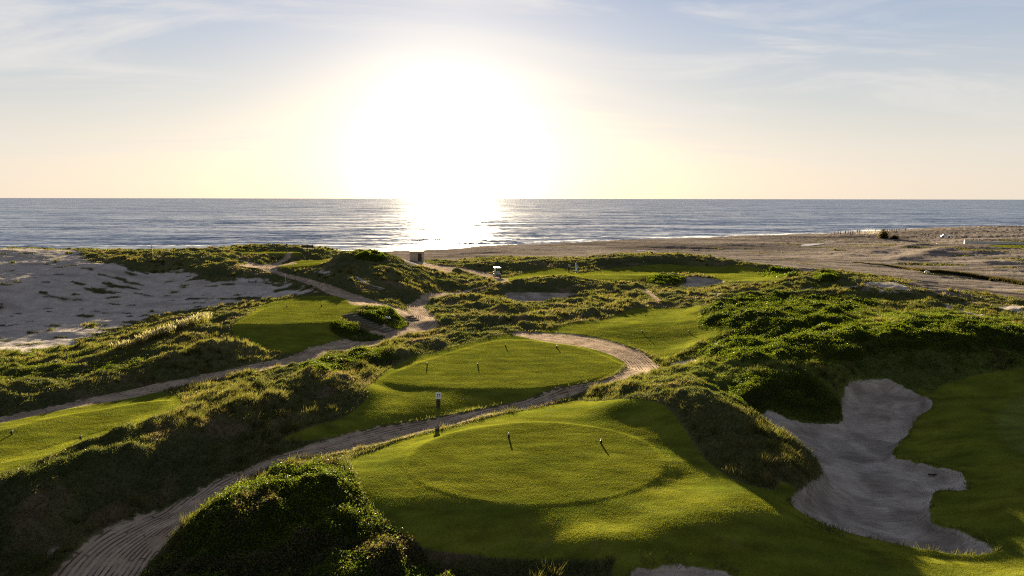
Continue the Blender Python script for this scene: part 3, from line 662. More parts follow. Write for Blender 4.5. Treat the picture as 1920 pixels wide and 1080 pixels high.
for ci, nm in enumerate(['terrain', 'path', 'sand_bunker', 'lawn', 'sand_dune', 'beach']):
    q = quads[cls == ci]
    if not len(q): continue
    used, inv = np.unique(q.ravel(), return_inverse=True)
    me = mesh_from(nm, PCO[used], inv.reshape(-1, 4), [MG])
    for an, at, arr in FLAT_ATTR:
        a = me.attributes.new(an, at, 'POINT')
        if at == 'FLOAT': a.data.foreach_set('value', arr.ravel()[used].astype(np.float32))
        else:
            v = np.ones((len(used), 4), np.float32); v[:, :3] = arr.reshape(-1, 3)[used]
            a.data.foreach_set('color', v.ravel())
    a = me.attributes.new('puv', 'FLOAT_VECTOR', 'POINT')
    v = np.zeros((len(used), 3), np.float32); v[:, 0] = PV[used]; v[:, 1] = PU[used]
    a.data.foreach_set('vector', v.ravel())
    link(nm, me, kind='structure')

def ground(px, py, dz=0.0):
    """point on the finished ground seen at a pixel"""
    w = hit([px], [py], H, dz)[0]
    return Vector((w[0], w[1], grid_sample(H, w[0:1], w[1:2])[0]))
def zat(x, y):
    return grid_sample(H, np.atleast_1d(x).astype(float), np.atleast_1d(y).astype(float))

# ------------------------------------------------------------------ sea
SEA_A = 0.85
SEA_LEAN = 0.095
def sea_material():
    m, nt, out = new_mat('sea')
    pos = N(nt, 'NewGeometry').outputs['Position']
    sh = attr(nt, 'shore').outputs['Fac']
    def nz(sx, sy, det=3.0, dist=0.0, off=0.0):
        mp = N(nt, 'Mapping', {'Vector': pos, 'Scale': (1 / sx, 1 / sy, 1), 'Location': (off, off, 0), 'Rotation': (0, 0, 0.06)})
        return N(nt, 'TexNoise', {'Vector': mp.outputs[0], 'Scale': 1.0, 'Detail': det, 'Roughness': 0.6, 'Distortion': dist}).outputs['Fac']
    slick = math_(nt, 'ADD', math_(nt, 'MULTIPLY', nz(900, 160, 4, 1.0), 0.5), math_(nt, 'MULTIPLY', nz(120, 22, 4, 1.0, 3.0), 0.5))
    slick = ss(nt, 0.40, 0.62, slick)
    def nzc(sx, sy, det, off):
        mp = N(nt, 'Mapping', {'Vector': pos, 'Scale': (1 / sx, 1 / sy, 1), 'Location': (off, off, 0), 'Rotation': (0, 0, 0.06)})
        c_ = N(nt, 'TexNoise', {'Vector': mp.outputs[0], 'Scale': 1.0, 'Detail': det, 'Roughness': 0.65}).outputs['Color']
        return N(nt, 'VectorMath', {0: c_, 1: (0.5, 0.5, 0.5)}, operation='SUBTRACT').outputs[0]
    def scl(v, s):
        n_ = N(nt, 'VectorMath', {0: v}, operation='SCALE')
        if isinstance(s, bpy.types.NodeSocket): nt.links.new(s, n_.inputs['Scale'])
        else: n_.inputs['Scale'].default_value = s
        return n_.outputs[0]
    def vadd(a_, b_): return N(nt, 'VectorMath', {0: a_, 1: b_}, operation='ADD').outputs[0]
    amp = math_(nt, 'MULTIPLY_ADD', slick, -0.60, 1.1)
    v = vadd(scl(nzc(4.0, 1.4, 3.0, 0.0), SEA_A), vadd(scl(nzc(22, 6, 3.0, 5.0), SEA_A * 0.8), scl(nzc(120, 26, 3.0, 9.0), SEA_A * 0.7)))
    v = N(nt, 'VectorMath', {0: scl(v, amp), 1: (0.42, 1.0, 0.0)}, operation='MULTIPLY').outputs[0]
    nrm = N(nt, 'VectorMath', {0: vadd(v, (0.0, -SEA_LEAN, 1.0))}, operation='NORMALIZE')
    fz = N(nt, 'TexNoise', {'Vector': N(nt, 'Mapping', {'Vector': pos, 'Scale': (0.05, 0.25, 1)}).outputs[0], 'Scale': 1.0, 'Detail': 7.0, 'Roughness': 0.7}).outputs['Fac']
    line1 = ss(nt, 0.0, 7.0, math_(nt, 'SUBTRACT', math_(nt, 'MULTIPLY_ADD', fz, 36.0, 10.0), sh))
    br = math_(nt, 'SINE', math_(nt, 'MULTIPLY_ADD', fz, 7.0, math_(nt, 'MULTIPLY', sh, 0.23)))
    bands = math_(nt, 'MULTIPLY', ss(nt, 0.72, 1.0, br), ss(nt, 0.0, 60.0, math_(nt, 'SUBTRACT', 100.0, sh)))
    foam = math_(nt, 'MINIMUM', math_(nt, 'ADD', line1, math_(nt, 'MULTIPLY', bands, ss(nt, 0.42, 0.6, fz))), 1.0)
    foam = math_(nt, 'MULTIPLY', foam, 0.85)
    col = mixc(nt, foam, (.095, .125, .19), (.88, .87, .85))
    rough = math_(nt, 'MULTIPLY_ADD', foam, 0.6, 0.22)
    b = N(nt, 'BsdfPrincipled', {'Base Color': col, 'Roughness': rough, 'IOR': 1.33, 'Normal': nrm.outputs[0]})
    nt.links.new(b.outputs[0], out.inputs[0])
    return m
sr = np.concatenate([np.linspace(150, 520, 120), np.geomspace(526, 90000, 90)])
scol = np.linspace(-1.3, 1.3, 160)
SX = scol[None, :] * (sr[:, None] + 150); SY = np.repeat(sr[:, None], 160, 1)
SP = np.stack([SX.ravel(), SY.ravel()], -1)
d, bi, _ = seg_dist(SP, sh_s[:-1], sh_s[1:])
tt = sh_s[bi + 1] - sh_s[bi]; vv = SP - sh_s[bi]
sd_ = np.where(tt[:, 0] * vv[:, 1] - tt[:, 1] * vv[:, 0] > 0, d, -d)
sv = np.arange(len(SP)).reshape(len(sr), 160)
sq = np.stack([sv[:-1, :-1], sv[:-1, 1:], sv[1:, 1:], sv[1:, :-1]], -1).reshape(-1, 4)
sme = mesh_from('sea', np.column_stack([SP, np.zeros(len(SP))]), sq, [sea_material()])
a = sme.attributes.new('shore', 'FLOAT', 'POINT'); a.data.foreach_set('value', np.clip(sd_, -50, 5000).astype(np.float32))
link('sea', sme, kind='structure')

# ------------------------------------------------------------------ grass and leaves
def leaf_material(name, trans=0.5, gloss=0.0, rough=0.35):
    m, nt, out = new_mat(name)
    c = attr(nt, 'c').outputs['Color']
    d = N(nt, 'BsdfDiffuse', {'Color': c})
    tcol = mixc(nt, 1.0, c, (1.25, 1.2, .55), 'MULTIPLY')
    t = N(nt, 'BsdfTranslucent', {'Color': tcol})
    mx = N(nt, 'MixShader', {0: trans, 1: d.outputs[0], 2: t.outputs[0]})
    last = mx.outputs[0]
    if gloss:
        g = N(nt, 'BsdfGlossy', {'Color': (.9, .9, .9, 1), 'Roughness': rough})
        fr = N(nt, 'LayerWeight', {'Blend': 0.25})
        last = N(nt, 'MixShader', {0: math_(nt, 'MULTIPLY', fr.outputs['Fresnel'], gloss), 1: last, 2: g.outputs[0]}).outputs[0]
    nt.links.new(last, out.inputs[0])
    return m
M_BLADE = leaf_material('grass_blade', 0.5)
M_LAWN = leaf_material('mown_blade', 0.5)
M_LEAF = leaf_material('leaf', 0.45, 0.012, 0.35)

area = np.zeros((NR, NC)); dr = np.gradient(ROWS); area[:] = dr[:, None] * (COLS[1] - COLS[0]) * (ROWS[:, None] + APEX)
def scatter(n, weight):
    w = (weight * area).ravel(); w = np.where(GY.ravel() < 13, 0, w)
    cw = np.cumsum(w); k = np.searchsorted(cw, rng.random(n) * cw[-1])
    k = np.clip(k, 0, NR * NC - 1)
    r = k // NC; c = k % NC
    y = ROWS[r] + (rng.random(n) - 0.5) * dr[r]
    s = COLS[c] + (rng.random(n) - 0.5) * (COLS[1] - COLS[0])
    x = s * (y + APEX)
    return x, y, grid_sample(H, x, y), k
def set_col(me, col):
    v = np.ones((len(col), 4), np.float32); v[:, :3] = col
    me.attributes.new('c', 'FLOAT_COLOR', 'POINT').data.foreach_set('color', v.ravel())
def blades(name, x, y, z, hgt, wid, lean, col, mat, **props):
    n = len(x); az = rng.random(n) * 2 * np.pi; la = rng.normal(0.6, 1.2, n)
    ux = np.cos(az) * wid / 2; uy = np.sin(az) * wid / 2
    co = np.empty((n, 3, 3))
    co[:, 0] = np.stack([x - ux, y - uy, z - 0.01], -1); co[:, 1] = np.stack([x + ux, y + uy, z - 0.01], -1)
    co[:, 2] = np.stack([x + np.cos(la) * lean * hgt, y + np.sin(la) * lean * hgt, z + hgt], -1)
    me = mesh_from(name, co.reshape(-1, 3), np.arange(n * 3).reshape(-1, 3), [mat], False)
    set_col(me, np.repeat(col, 3, 0))
    return link(name, me, **props)
FOV_W = np.where(np.abs(GX) < 0.80 * (GY + 6), 1.0, 0.25) * sstep(10, 16, GY) * (H > 0.4)
Dm = np.maximum(GY, 15)
# rough grass
n = 620000
x, y, z, k = scatter(n, np.maximum(VEG, 0.8 * FRINGE) * FOV_W / Dm**2.35)
nt_ = 3600
cx_, cy_, cz_, ck_ = scatter(nt_, VEG * (VEG > .6) * FOV_W * sstep(-0.1, 0.4, patch + 0.4 * n2) / Dm**1.9)
D = np.maximum(y, 15)
cl = ROUGH.reshape(-1, 3)[k] * (0.75 + 0.6 * rng.random((n, 1)))
dry = (rng.random(n) < 0.10)
cl[dry] = np.array([.15, .115, .06]) * (0.7 + 0.6 * rng.random((dry.sum(), 1)))
tall = 0.75 + 0.7 * np.clip(patch.ravel()[k] + 0.4, 0, 1)
hg = (0.07 + 0.17 * rng.random(n)) * tall; wd = np.maximum(0.016, 0.0010 * D) * (0.7 + 0.6 * rng.random(n)); ln_ = 0.4 + 0.9 * rng.random(n)
# separate tussocks standing above the sward
per = 42; rr = rng.normal(0, 0.17, (nt_, per)) * (0.7 + 0.8 * rng.random((nt_, 1))); ra = rng.random((nt_, per)) * 6.283
tx = (cx_[:, None] + rr * np.cos(ra)).ravel(); ty = (cy_[:, None] + rr * np.sin(ra)).ravel(); tz = zat(tx, ty)
tone = lerp((.060, .068, .022), (.150, .125, .065), rng.random(nt_)**1.6)
tcl = np.repeat(tone, per, 0) * (0.75 + 0.5 * rng.random((nt_ * per, 1)))
th = np.repeat(0.24 + 0.30 * rng.random(nt_), per) * (0.6 + 0.5 * rng.random(nt_ * per))
blades('grass', np.concatenate([x, tx]), np.concatenate([y, ty]), np.concatenate([z, tz]), np.concatenate([hg, th]), np.concatenate([wd, np.maximum(0.014, 0.0008 * ty)]), np.concatenate([ln_, 0.3 + 0.6 * rng.random(len(tx))]), np.concatenate([cl, tcl]), M_BLADE,
       kind='stuff', label='rough olive and straw coloured dune grass covering the mounds', category='grass')
# low bushy growth among it
n = 330000
x, y, z, k = scatter(n, VEG * FOV_W * (0.35 + sstep(-0.2, 0.4, n2 + 0.5 * fine)) / Dm**2.2)
cl = lerp(ROUGH.reshape(-1, 3)[k], (.060, .074, .014), 0.12 + 0.4 * np.clip(green.ravel()[k], 0, 1)) * (0.65 + 0.7 * rng.random((n, 1)))
HEATH = (x, y, z, cl)
# mown turf
n = 420000
x, y, z, k = scatter(n, (SD_LAWN > 0.02) * (SD_BUNK < 0) * FOV_W / Dm**2.3)
D = np.maximum(y, 15)
cl = LAWNC.reshape(-1, 3)[k] * (0.86 + 0.28 * rng.random((n, 1)))
blades('mown_grass', x, y, z, 0.012 + 0.016 * rng.random(n), np.maximum(0.010, 0.0008 * D), 0.3 + 0.5 * rng.random(n), cl, M_LAWN,
       kind='stuff', label='short bright green mown turf of the tees and the green', category='grass')
# leaves: rhombic blades turned every way, denser and larger on the shrubs' sunny skin
def leaves(name, x, y, z, size, col, up=1.0, **props):
    n = len(x)
    nrm = rng.normal(0, 0.75, (n, 3)); nrm[:, 2] += up
    nrm /= np.linalg.norm(nrm, axis=1)[:, None]
    t = rng.normal(0, 1, (n, 3)); t -= (t * nrm).sum(1)[:, None] * nrm; t /= np.linalg.norm(t, axis=1)[:, None]
    b = np.cross(nrm, t); s = size[:, None]; c0 = np.column_stack([x, y, z])
    co = np.stack([c0 - t * s * 0.5, c0 + b * s * 0.30 + nrm * s * 0.06, c0 + t * s * 0.55, c0 - b * s * 0.30 + nrm * s * 0.06], 1)
    me = mesh_from(name, co.reshape(-1, 3), np.arange(n * 4).reshape(-1, 4), [M_LEAF], False)
    set_col(me, np.repeat(col, 4, 0))
    return me
LEAFC = lerp((.050, .078, .009), (.100, .128, .013), 0.5 + 0.8 * fbm(QX, QY, 1.6, 3, 50))
TWIGC = np.array([.085, .065, .042])
SHRUB_INFO = {   # leaves, leaf size, share of dry twigs, name, label
 'front': (120000, .085, .20, 'broad dark glossy-leaved shrub spilling down the mound between the plank path and the nearest tee'),
 'bright': (70000, .10, .02, 'large sunlit bright green shrub mass on the dune right of the third tee'),
 'upper': (38000, .11, .06, 'long green shrub bank on the dune behind the brightest shrub mass'),
 'ridge': (42000, .10, .03, 'bright green shrub ridge along the dune top above the dark slope and big bunker'),
 'skirt': (18000, .09, .12, 'thin low shrub strip just in front of the bright shrub ridge'),
 'hedge': (30000, .08, .04, 'dark green shaded shrub hanging over the top lip of the big bunker'),
 'steps': (16000, .10, .05, 'rounded green shrub beside the timber steps at the path fork'),
 'round': (7000, .14, .0, 'dark domed bush at the seaward end of the far putting green'),
 'clump': (7000, .14, .0, 'small dark bush with an upright knob on the dune crest before the open sand'),
 'hilltop': (6000, .14, .0, 'dark scrubby bush crowning the dune hill beside the sea'),
 'below': (14000, .09, .05, 'low olive shrub on the bank below the timber steps'),
 'verge': (24000, .085, .12, 'low green shrub strip between the long left path and the second tee'),
 'mid': (7000, .12, .0, 'small dark mound of scrub in front of the far green by its bunker'),
}
for i, key in enumerate(SHRUB_PX):
    nl, ls, dryp, lab = SHRUB_INFO[key]
    wgt = ((SHRUB_ID == i + 1) * (CLEAR > .5) * (SD_SHRUB > -0.25)) * FOV_W / Dm**1.3
    x, y, z, k = scatter(nl, wgt)
    hid = rng.random(nl)
    z = z + np.where(hid < 0.82, rng.uniform(-0.06, 0.10, nl), rng.uniform(0.08, 0.30, nl) * (0.6 + 0.8 * np.clip(fine.ravel()[k] + .4, 0, 1)))
    cl = LEAFC.reshape(-1, 3)[k] * (0.7 + 0.6 * rng.random((nl, 1))) * (0.95 if key == 'front' else 1.0)
    dr_ = rng.random(nl) < dryp * (0.3 + 3.2 * sstep(0.0, 0.35, fbm(x, y, 2.6, 2, 60)))
    cl[dr_] = TWIGC * (0.6 + 0.8 * rng.random((dr_.sum(), 1)))
    yl = rng.random(nl) < 0.02
    cl[yl] = np.array([.16, .15, .03])
    size = ls * (0.65 + 0.7 * rng.random(nl)) * np.maximum(1, y / 75)
    me = leaves('shrub', x, y, z, size, cl)
    o = link('shrub', me, label=lab, category='shrub', group='leafy shrubs on the dunes')
x, y, z, cl = HEATH
me = leaves('heath', x, y, z + rng.uniform(0.0, 0.14, len(x)), 0.075 * (0.6 + 0.8 * rng.random(len(x))) * np.maximum(1, y / 60), cl, 0.7)
link('heath', me, kind='stuff', label='low bushy heath growing between the rough grasses', category='ground cover')
# creeping plants on the shaded sand and slopes
VINE_PX = [[(-150, 655), (0, 645), (140, 640), (260, 645), (330, 690), (220, 702), (100, 700), (0, 722), (-150, 740)],
           [(300, 690), (340, 684), (400, 688), (395, 698), (340, 706), (305, 700)],
           [(1360, 560), (1440, 532), (1540, 520), (1700, 548), (1780, 575), (1900, 600), (1960, 660), (1900, 690), (1600, 690), (1500, 690), (1330, 670), (1320, 600)]]
vw = np.zeros((NR, NC))
for p in VINE_PX:
    w = smooth_line(hit([q[0] for q in p], [q[1] for q in p], H), 3, True)
    vw = np.maximum(vw, sstep(-0.5, 1.0, poly_sd(P2, w).reshape(NR, NC)))
n = 70000
x, y, z, k = scatter(n, vw * (VEG > .2) * FOV_W / Dm**2 * (0.25 + sstep(-.1, .5, fine)))
cl = LEAFC.reshape(-1, 3)[k] * (0.6 + 0.8 * rng.random((n, 1)))
me = leaves('creeping_vine', x, y, z + rng.uniform(0, 0.16, n), 0.09 * (0.6 + 0.8 * rng.random(n)) * np.maximum(1, y / 75), cl)
link('creeping_vine', me, kind='stuff', label='low leafy creeper spread over the dune slopes', category='ground cover')

# ------------------------------------------------------------------ things
def solid(parts):
    """one mesh out of several shapes, each a function that adds to a bmesh"""
    import bmesh
    bm = bmesh.new()
    for p in parts: p(bm)
    return bm
import bmesh
def box(c, s, rot=(0, 0, 0), bev=0.0, taper=(1, 1)):
    def f(bm):
        r = bmesh.ops.create_cube(bm, size=1.0)
        for v in r['verts']:
            if v.co.z > 0: v.co.x *= taper[0]; v.co.y *= taper[1]
            v.co = Vector((v.co.x * s[0], v.co.y * s[1], v.co.z * s[2]))
        if bev:
            es = list({e for v in r['verts'] for e in v.link_edges})
            b = bmesh.ops.bevel(bm, geom=es, offset=bev, segments=2, affect='EDGES', profile=0.5)
            vs = list({v for fc_ in b['faces'] for v in fc_.verts} | {v for v in r['verts'] if v.is_valid})
        else: vs = r['verts']
        M = Matrix.Translation(c) @ Euler(rot).to_matrix().to_4x4()
        bmesh.ops.transform(bm, matrix=M, verts=vs)
    return f
def rod(a, b, r, r2=None, seg=10):
    def f(bm):
        A = Vector(a); B = Vector(b); d = B - A
        q = d.to_track_quat('Z', 'Y').to_matrix().to_4x4()
        bmesh.ops.create_cone(bm, cap_ends=True, segments=seg, radius1=r, radius2=r if r2 is None else r2, depth=d.length, matrix=Matrix.Translation((A + B) / 2) @ q)
    return f
def ball(c, s, seg=12):
    def f(bm):
        M = Matrix.Translation(c) @ Matrix.Diagonal((s[0], s[1], s[2], 1))
        bmesh.ops.create_uvsphere(bm, u_segments=seg, v_segments=max(6, seg * 2 // 3), radius=1.0, matrix=M)
    return f
def ring(c, R, r, axis='Y', seg=20, sub=8):
    def f(bm):
        vs = []
        for i in range(seg):
            a = 2 * math.pi * i / seg; row = []
            for j in range(sub):
                b_ = 2 * math.pi * j / sub; rr = R + r * math.cos(b_)
                p = Vector((rr * math.cos(a), r * math.sin(b_), rr * math.sin(a)))
                if axis == 'X': p = Vector((p.y, p.x, p.z))
                row.append(bm.verts.new(Vector(c) + p))
            vs.append(row)
        for i in range(seg):
            for j in range(sub):
                bm.faces.new((vs[i][j], vs[(i + 1) % seg][j], vs[(i + 1) % seg][(j + 1) % sub], vs[i][(j + 1) % sub]))
    return f
def mk(name, parts, mat, parent=None, smooth=False):
    bm = solid(parts)
    bmesh.ops.recalc_face_normals(bm, faces=bm.faces)
    me = bpy.data.meshes.new(name); bm.to_mesh(me); bm.free()
    me.materials.append(mat)
    if smooth:
        for p in me.polygons: p.use_smooth = True
    o = bpy.data.objects.new(name, me); C.objects.link(o)
    if parent: o.parent = parent
    return o
def thing(name, label, cat, loc, rz=0.0, group=None):
    o = bpy.data.objects.new(name, None); C.objects.link(o)
    o.location = loc; o.rotation_euler = (0, 0, rz); o.empty_display_size = 0.2
    o['label'] = label; o['category'] = cat
    if group: o['group'] = group
    return o
def tag(o, label, cat, group=None):
    o['label'] = label; o['category'] = cat
    if group: o['group'] = group
    return o
def dup(root, loc, rz, label=None, group=None):
    r = root.copy(); C.objects.link(r); r.location = loc; r.rotation_euler = (0, 0, rz)
    if label: r['label'] = label
    if group: r['group'] = group
    for ch in list(root.children):
        c = ch.copy(); C.objects.link(c); c.parent = r
        for g in ch.children:
            d_ = g.copy(); C.objects.link(d_); d_.parent = c
    return r

M_WHITE = plain('white_paint', (.78, .78, .76), 0.5)
M_CREAM = plain('cream_plastic', (.70, .68, .60), 0.4)
M_DARKWOOD = plain('dark_wood', (.055, .040, .030), 0.7, scale=20)
M_WOOD = plain('weathered_wood', (.12, .105, .085), 1.0, noise=0.2, scale=14, spec=0.0)
M_BLACK = plain('black_plastic', (.02, .02, .022), 0.45)
M_RUBBER = plain('rubber', (.025, .025, .025), 0.8)
M_STEEL = plain('steel', (.45, .45, .46), 0.35, 0.9)
M_CONC = plain('concrete', (.48, .39, .30), 0.9, noise=0.15, scale=3)  # hut wall; base colour lightened to stand in for the haze glow over it
M_GREYPANEL = plain('grey_body', (.10, .11, .12), 0.35)
M_TAN = plain('tan_cap', (.30, .27, .20), 0.6)
M_STONE = plain('pale_stone', (.62, .58, .52), 0.85, noise=0.15, scale=6)
M_SKIN = plain('skin', (.36, .22, .15), 0.6)
M_GLASS, _nt, _o = new_mat('windscreen')
_nt.links.new(N(_nt, 'BsdfPrincipled', {'Base Color': (.75, .8, .82, 1), 'Roughness': 0.05, 'Transmission Weight': 1.0, 'IOR': 1.1}).outputs[0], _o.inputs[0])

# hole sign -----------------------------------------------------------------
g = ground(822, 763)
sg = thing('hole_sign', 'white hole sign on a dark post beside the plank path below the second tee', 'sign', g, -0.09)
mk('post', [box((0, 0, 0.26), (.24, .14, .62), bev=0.012)], M_DARKWOOD, sg)
R_ = (-0.28, 0, 0)
mk('panel', [box((0.015, -0.02, 0.74), (.36, .035, .42), R_, bev=0.008)], M_WHITE, sg)
# the figure 17 in slanted strokes, set just proud of the panel
def stroke(x0, z0, x1, z1, w):
    Mr = Euler(R_).to_matrix()
    a_ = Mr @ Vector((x0, -0.021, z0)) + Vector((0.015, -0.02, 0.74)); b_ = Mr @ Vector((x1, -0.021, z1)) + Vector((0.015, -0.02, 0.74))
    d_ = (b_ - a_); L_ = d_.length; ang_ = math.atan2(x1 - x0, z1 - z0)
    return box((a_ + b_) / 2, (w, 0.006, L_), (R_[0], ang_, 0))
def figure(strokes):
    def f(bm):
        Mr = Matrix.Translation((0.015, -0.02, 0.74)) @ Euler(R_).to_matrix().to_4x4()
        for (x0, z0, x1, z1, w) in strokes:
            r = bmesh.ops.create_cube(bm, size=1.0)
            d_ = Vector((x1 - x0, 0, z1 - z0)); L_ = d_.length; an = math.atan2(d_.x, d_.z)
            M_ = Mr @ Matrix.Translation(((x0 + x1) / 2, -0.021, (z0 + z1) / 2)) @ Matrix.Rotation(an, 4, 'Y') @ Matrix.Diagonal((w, 0.006, L_, 1))
            bmesh.ops.transform(bm, matrix=M_, verts=r['verts'])
    return f
mk('lettering', [figure([(-.085, -.115, -.045, .115, .036), (-.085, .095, -.062, .098, .03)]), figure([(.03, -.115, .085, .085, .036), (.0, .10, .115, .10, .034)])], M_BLACK, sg)

# tee markers ---------------------------------------------------------------
TEE_MARKS = [(954, 820, 'tee marker with pale top, left of the two on the nearest round tee'),
             (1127, 832, 'tee marker with pale top, right of the two on the nearest round tee'),
             (801, 686, 'tee marker nearest the left end of the second tee'),
             (896, 686, 'tee marker standing out in the middle of the second tee'),
             (948, 650, 'tee marker at the far edge of the second tee'),
             (1044, 652, 'tee marker at the far right of the second tee, near the path bend'),
             (151, 825, 'tee marker nearest the rough ridge on the tee at the left frame edge'),
             (22, 815, 'tee marker close to the left frame edge on the leftmost tee'),
             (538, 576, 'left one of two tiny tee markers on the raised tee beside the white dune'),
             (603, 575, 'right one of two tiny tee markers on the raised tee beside the white dune'),
             (1292, 624, 'dark tee marker at the right end of the third tee below the bright shrubs'),
             (1204, 624, 'dark tee marker on the front edge of the third tee'),
             (1210, 593, 'dark tee marker at the back of the third tee')]
mkr = None
for (px, py, lab) in TEE_MARKS:
    g = ground(px, py); rz = random.uniform(-.4, .4)
    lab = 'small dark ' + lab if not lab.startswith(('dark', 'left', 'right')) else lab
    if mkr is None:
        mkr = thing('tee_marker', lab, 'tee marker', g, rz, 'tee markers on the tees')
        mk('block', [box((0, 0, 0.095), (.10, .08, .19), (0.12, 0, 0), bev=0.015, taper=(.9, .9))], M_BLACK, mkr)
        mk('cap', [box((0, 0.02, 0.21), (.10, .08, .03), (0.12, 0, 0), bev=0.01), ball((0, 0.022, 0.235), (.035, .035, .035))], M_TAN, mkr, True)
    else:
        dup(mkr, g, rz, lab)

# bunker rake ---------------------------------------------------------------
g = ground(1751, 892)
rk = thing('bunker_rake', 'dark bunker rake lying with its head on the sand and handle up the grass bank', 'rake', g, -0.12)
tip = ground(1776, 849) - g
tip = Matrix.Rotation(0.12, 3, 'Z') @ tip + Vector((0, 0, 0.10))
mk('rake_head', [box((0, 0, 0.06), (.62, .06, .07), bev=0.01)] + [rod((-.28 + .08 * k, -0.02, 0.04), (-.28 + .08 * k, -0.05, -0.03), .008, seg=6) for k in range(8)], M_BLACK, rk)
Lh = min(tip.length, 1.7) / tip.length
mk('handle', [rod((0, 0, 0.08), tuple(Vector((0, 0, .08)).lerp(tip, Lh * 0.45)), .017), rod(tuple(Vector((0, 0, .08)).lerp(tip, Lh * 0.45)), tuple(tip * Lh), .020)], M_GREYPANEL, rk)

# golf cart -----------------------------------------------------------------
g = ground(932, 521)
ct = thing('golf_cart', 'small golf cart with a white roof parked on the sand track by the far green', 'golf cart', g, 0.18)
mk('body', [box((0, 0, .42), (1.16, 2.2, .22), bev=.05), box((0, -.82, .62), (1.1, .55, .32), (0.25, 0, 0), bev=.08), box((0, .78, .58), (1.1, .7, .26), bev=.05)], M_GREYPANEL, ct)
mk('seat', [box((0, .10, .62), (1.05, .5, .16), bev=.04), box((0, .36, .92), (1.05, .12, .42), (-.15, 0, 0), bev=.04)], M_CREAM, ct)
mk('roof', [box((0, 0.05, 1.83), (1.22, 1.75, .09), bev=.035)], M_WHITE, ct)
for sx in (-1, 1):
    mk('roof_post', [rod((sx * .54, -.72, .62), (sx * .54, -.62, 1.8), .022)], M_BLACK, ct)
    mk('roof_post', [rod((sx * .54, .80, .62), (sx * .54, .74, 1.8), .022)], M_BLACK, ct)
mk('windscreen', [box((0, -.66, 1.27), (1.02, .012, .85), (0.08, 0, 0))], M_GLASS, ct)
mk('steering_wheel', [ring((-.25, -.38, 1.0), .17, .016), rod((-.25, -.38, 1.0), (-.25, -.62, .72), .02)], M_BLACK, ct)
for sx in (-1, 1):
    for yy in (-.78, .78):
        wl = mk('wheel', [rod((sx * .50, yy, .23), (sx * .60, yy, .23), .12, seg=16)], M_STEEL, ct)
        mk('tyre', [ring((sx * .54, yy, .23), .165, .068, 'X')], M_RUBBER, wl, True)
    mk('headlight', [ball((sx * .38, -1.09, .62), (.08, .03, .06))], M_WHITE, ct)
    bg_ = mk('golf_bag', [rod((sx * .27, .98, .72), (sx * .27, 1.06, 1.42), .13, .15, 14)], M_BLACK if sx > 0 else M_CREAM, ct)
    mk('clubs', [rod((sx * .27 + dx, 1.06, 1.40), (sx * .27 + dx * 1.6, 1.08, 1.56), .02) for dx in (-.06, 0, .06)], M_STEEL, bg_)

# pump house by the beach -----------------------------------------------------
g = ground(782, 489)
hs = thing('beach_hut', 'plain square grey brown hut standing on the beach under the sun', 'hut', g, 0.05)
mk('wall', [box((0, 0, .85), (2.7, 2.3, 2.1), bev=.03)], M_CONC, hs)
mk('roof', [box((0, 0, 1.95), (2.9, 2.5, .11), bev=.03)], plain('roof_slab', (.17, .15, .13), .9), hs)
mk('door', [box((.65, -1.16, .78), (.75, .05, 1.6))], M_DARKWOOD, hs)

# timber steps ----------------------------------------------------------------
def steps(name, pts, lab, wid):
    A = ground(*pts[0]); t = thing(name, lab, 'steps', A)
    P_ = [ground(*p) for p in pts]
    for i, p in enumerate(P_):
        q = P_[min(i + 1, len(P_) - 1)] - P_[max(i - 1, 0)]
        an = math.atan2(q.y, q.x) + math.pi / 2
        mk('step', [box(p - A + Vector((0, 0, 0.0)), (wid, .40, .13), (random.uniform(-.02, .02), random.uniform(-.02, .02), an), bev=.02)], M_WOOD, t)
    return t
steps('timber_steps', STEP_LINES[0], 'flight of weathered timber steps climbing from the path to the raised tee', 1.6)
steps('timber_steps', STEP_LINES[1], 'short set of pale timber steps at the foot of the upper path', 1.6)

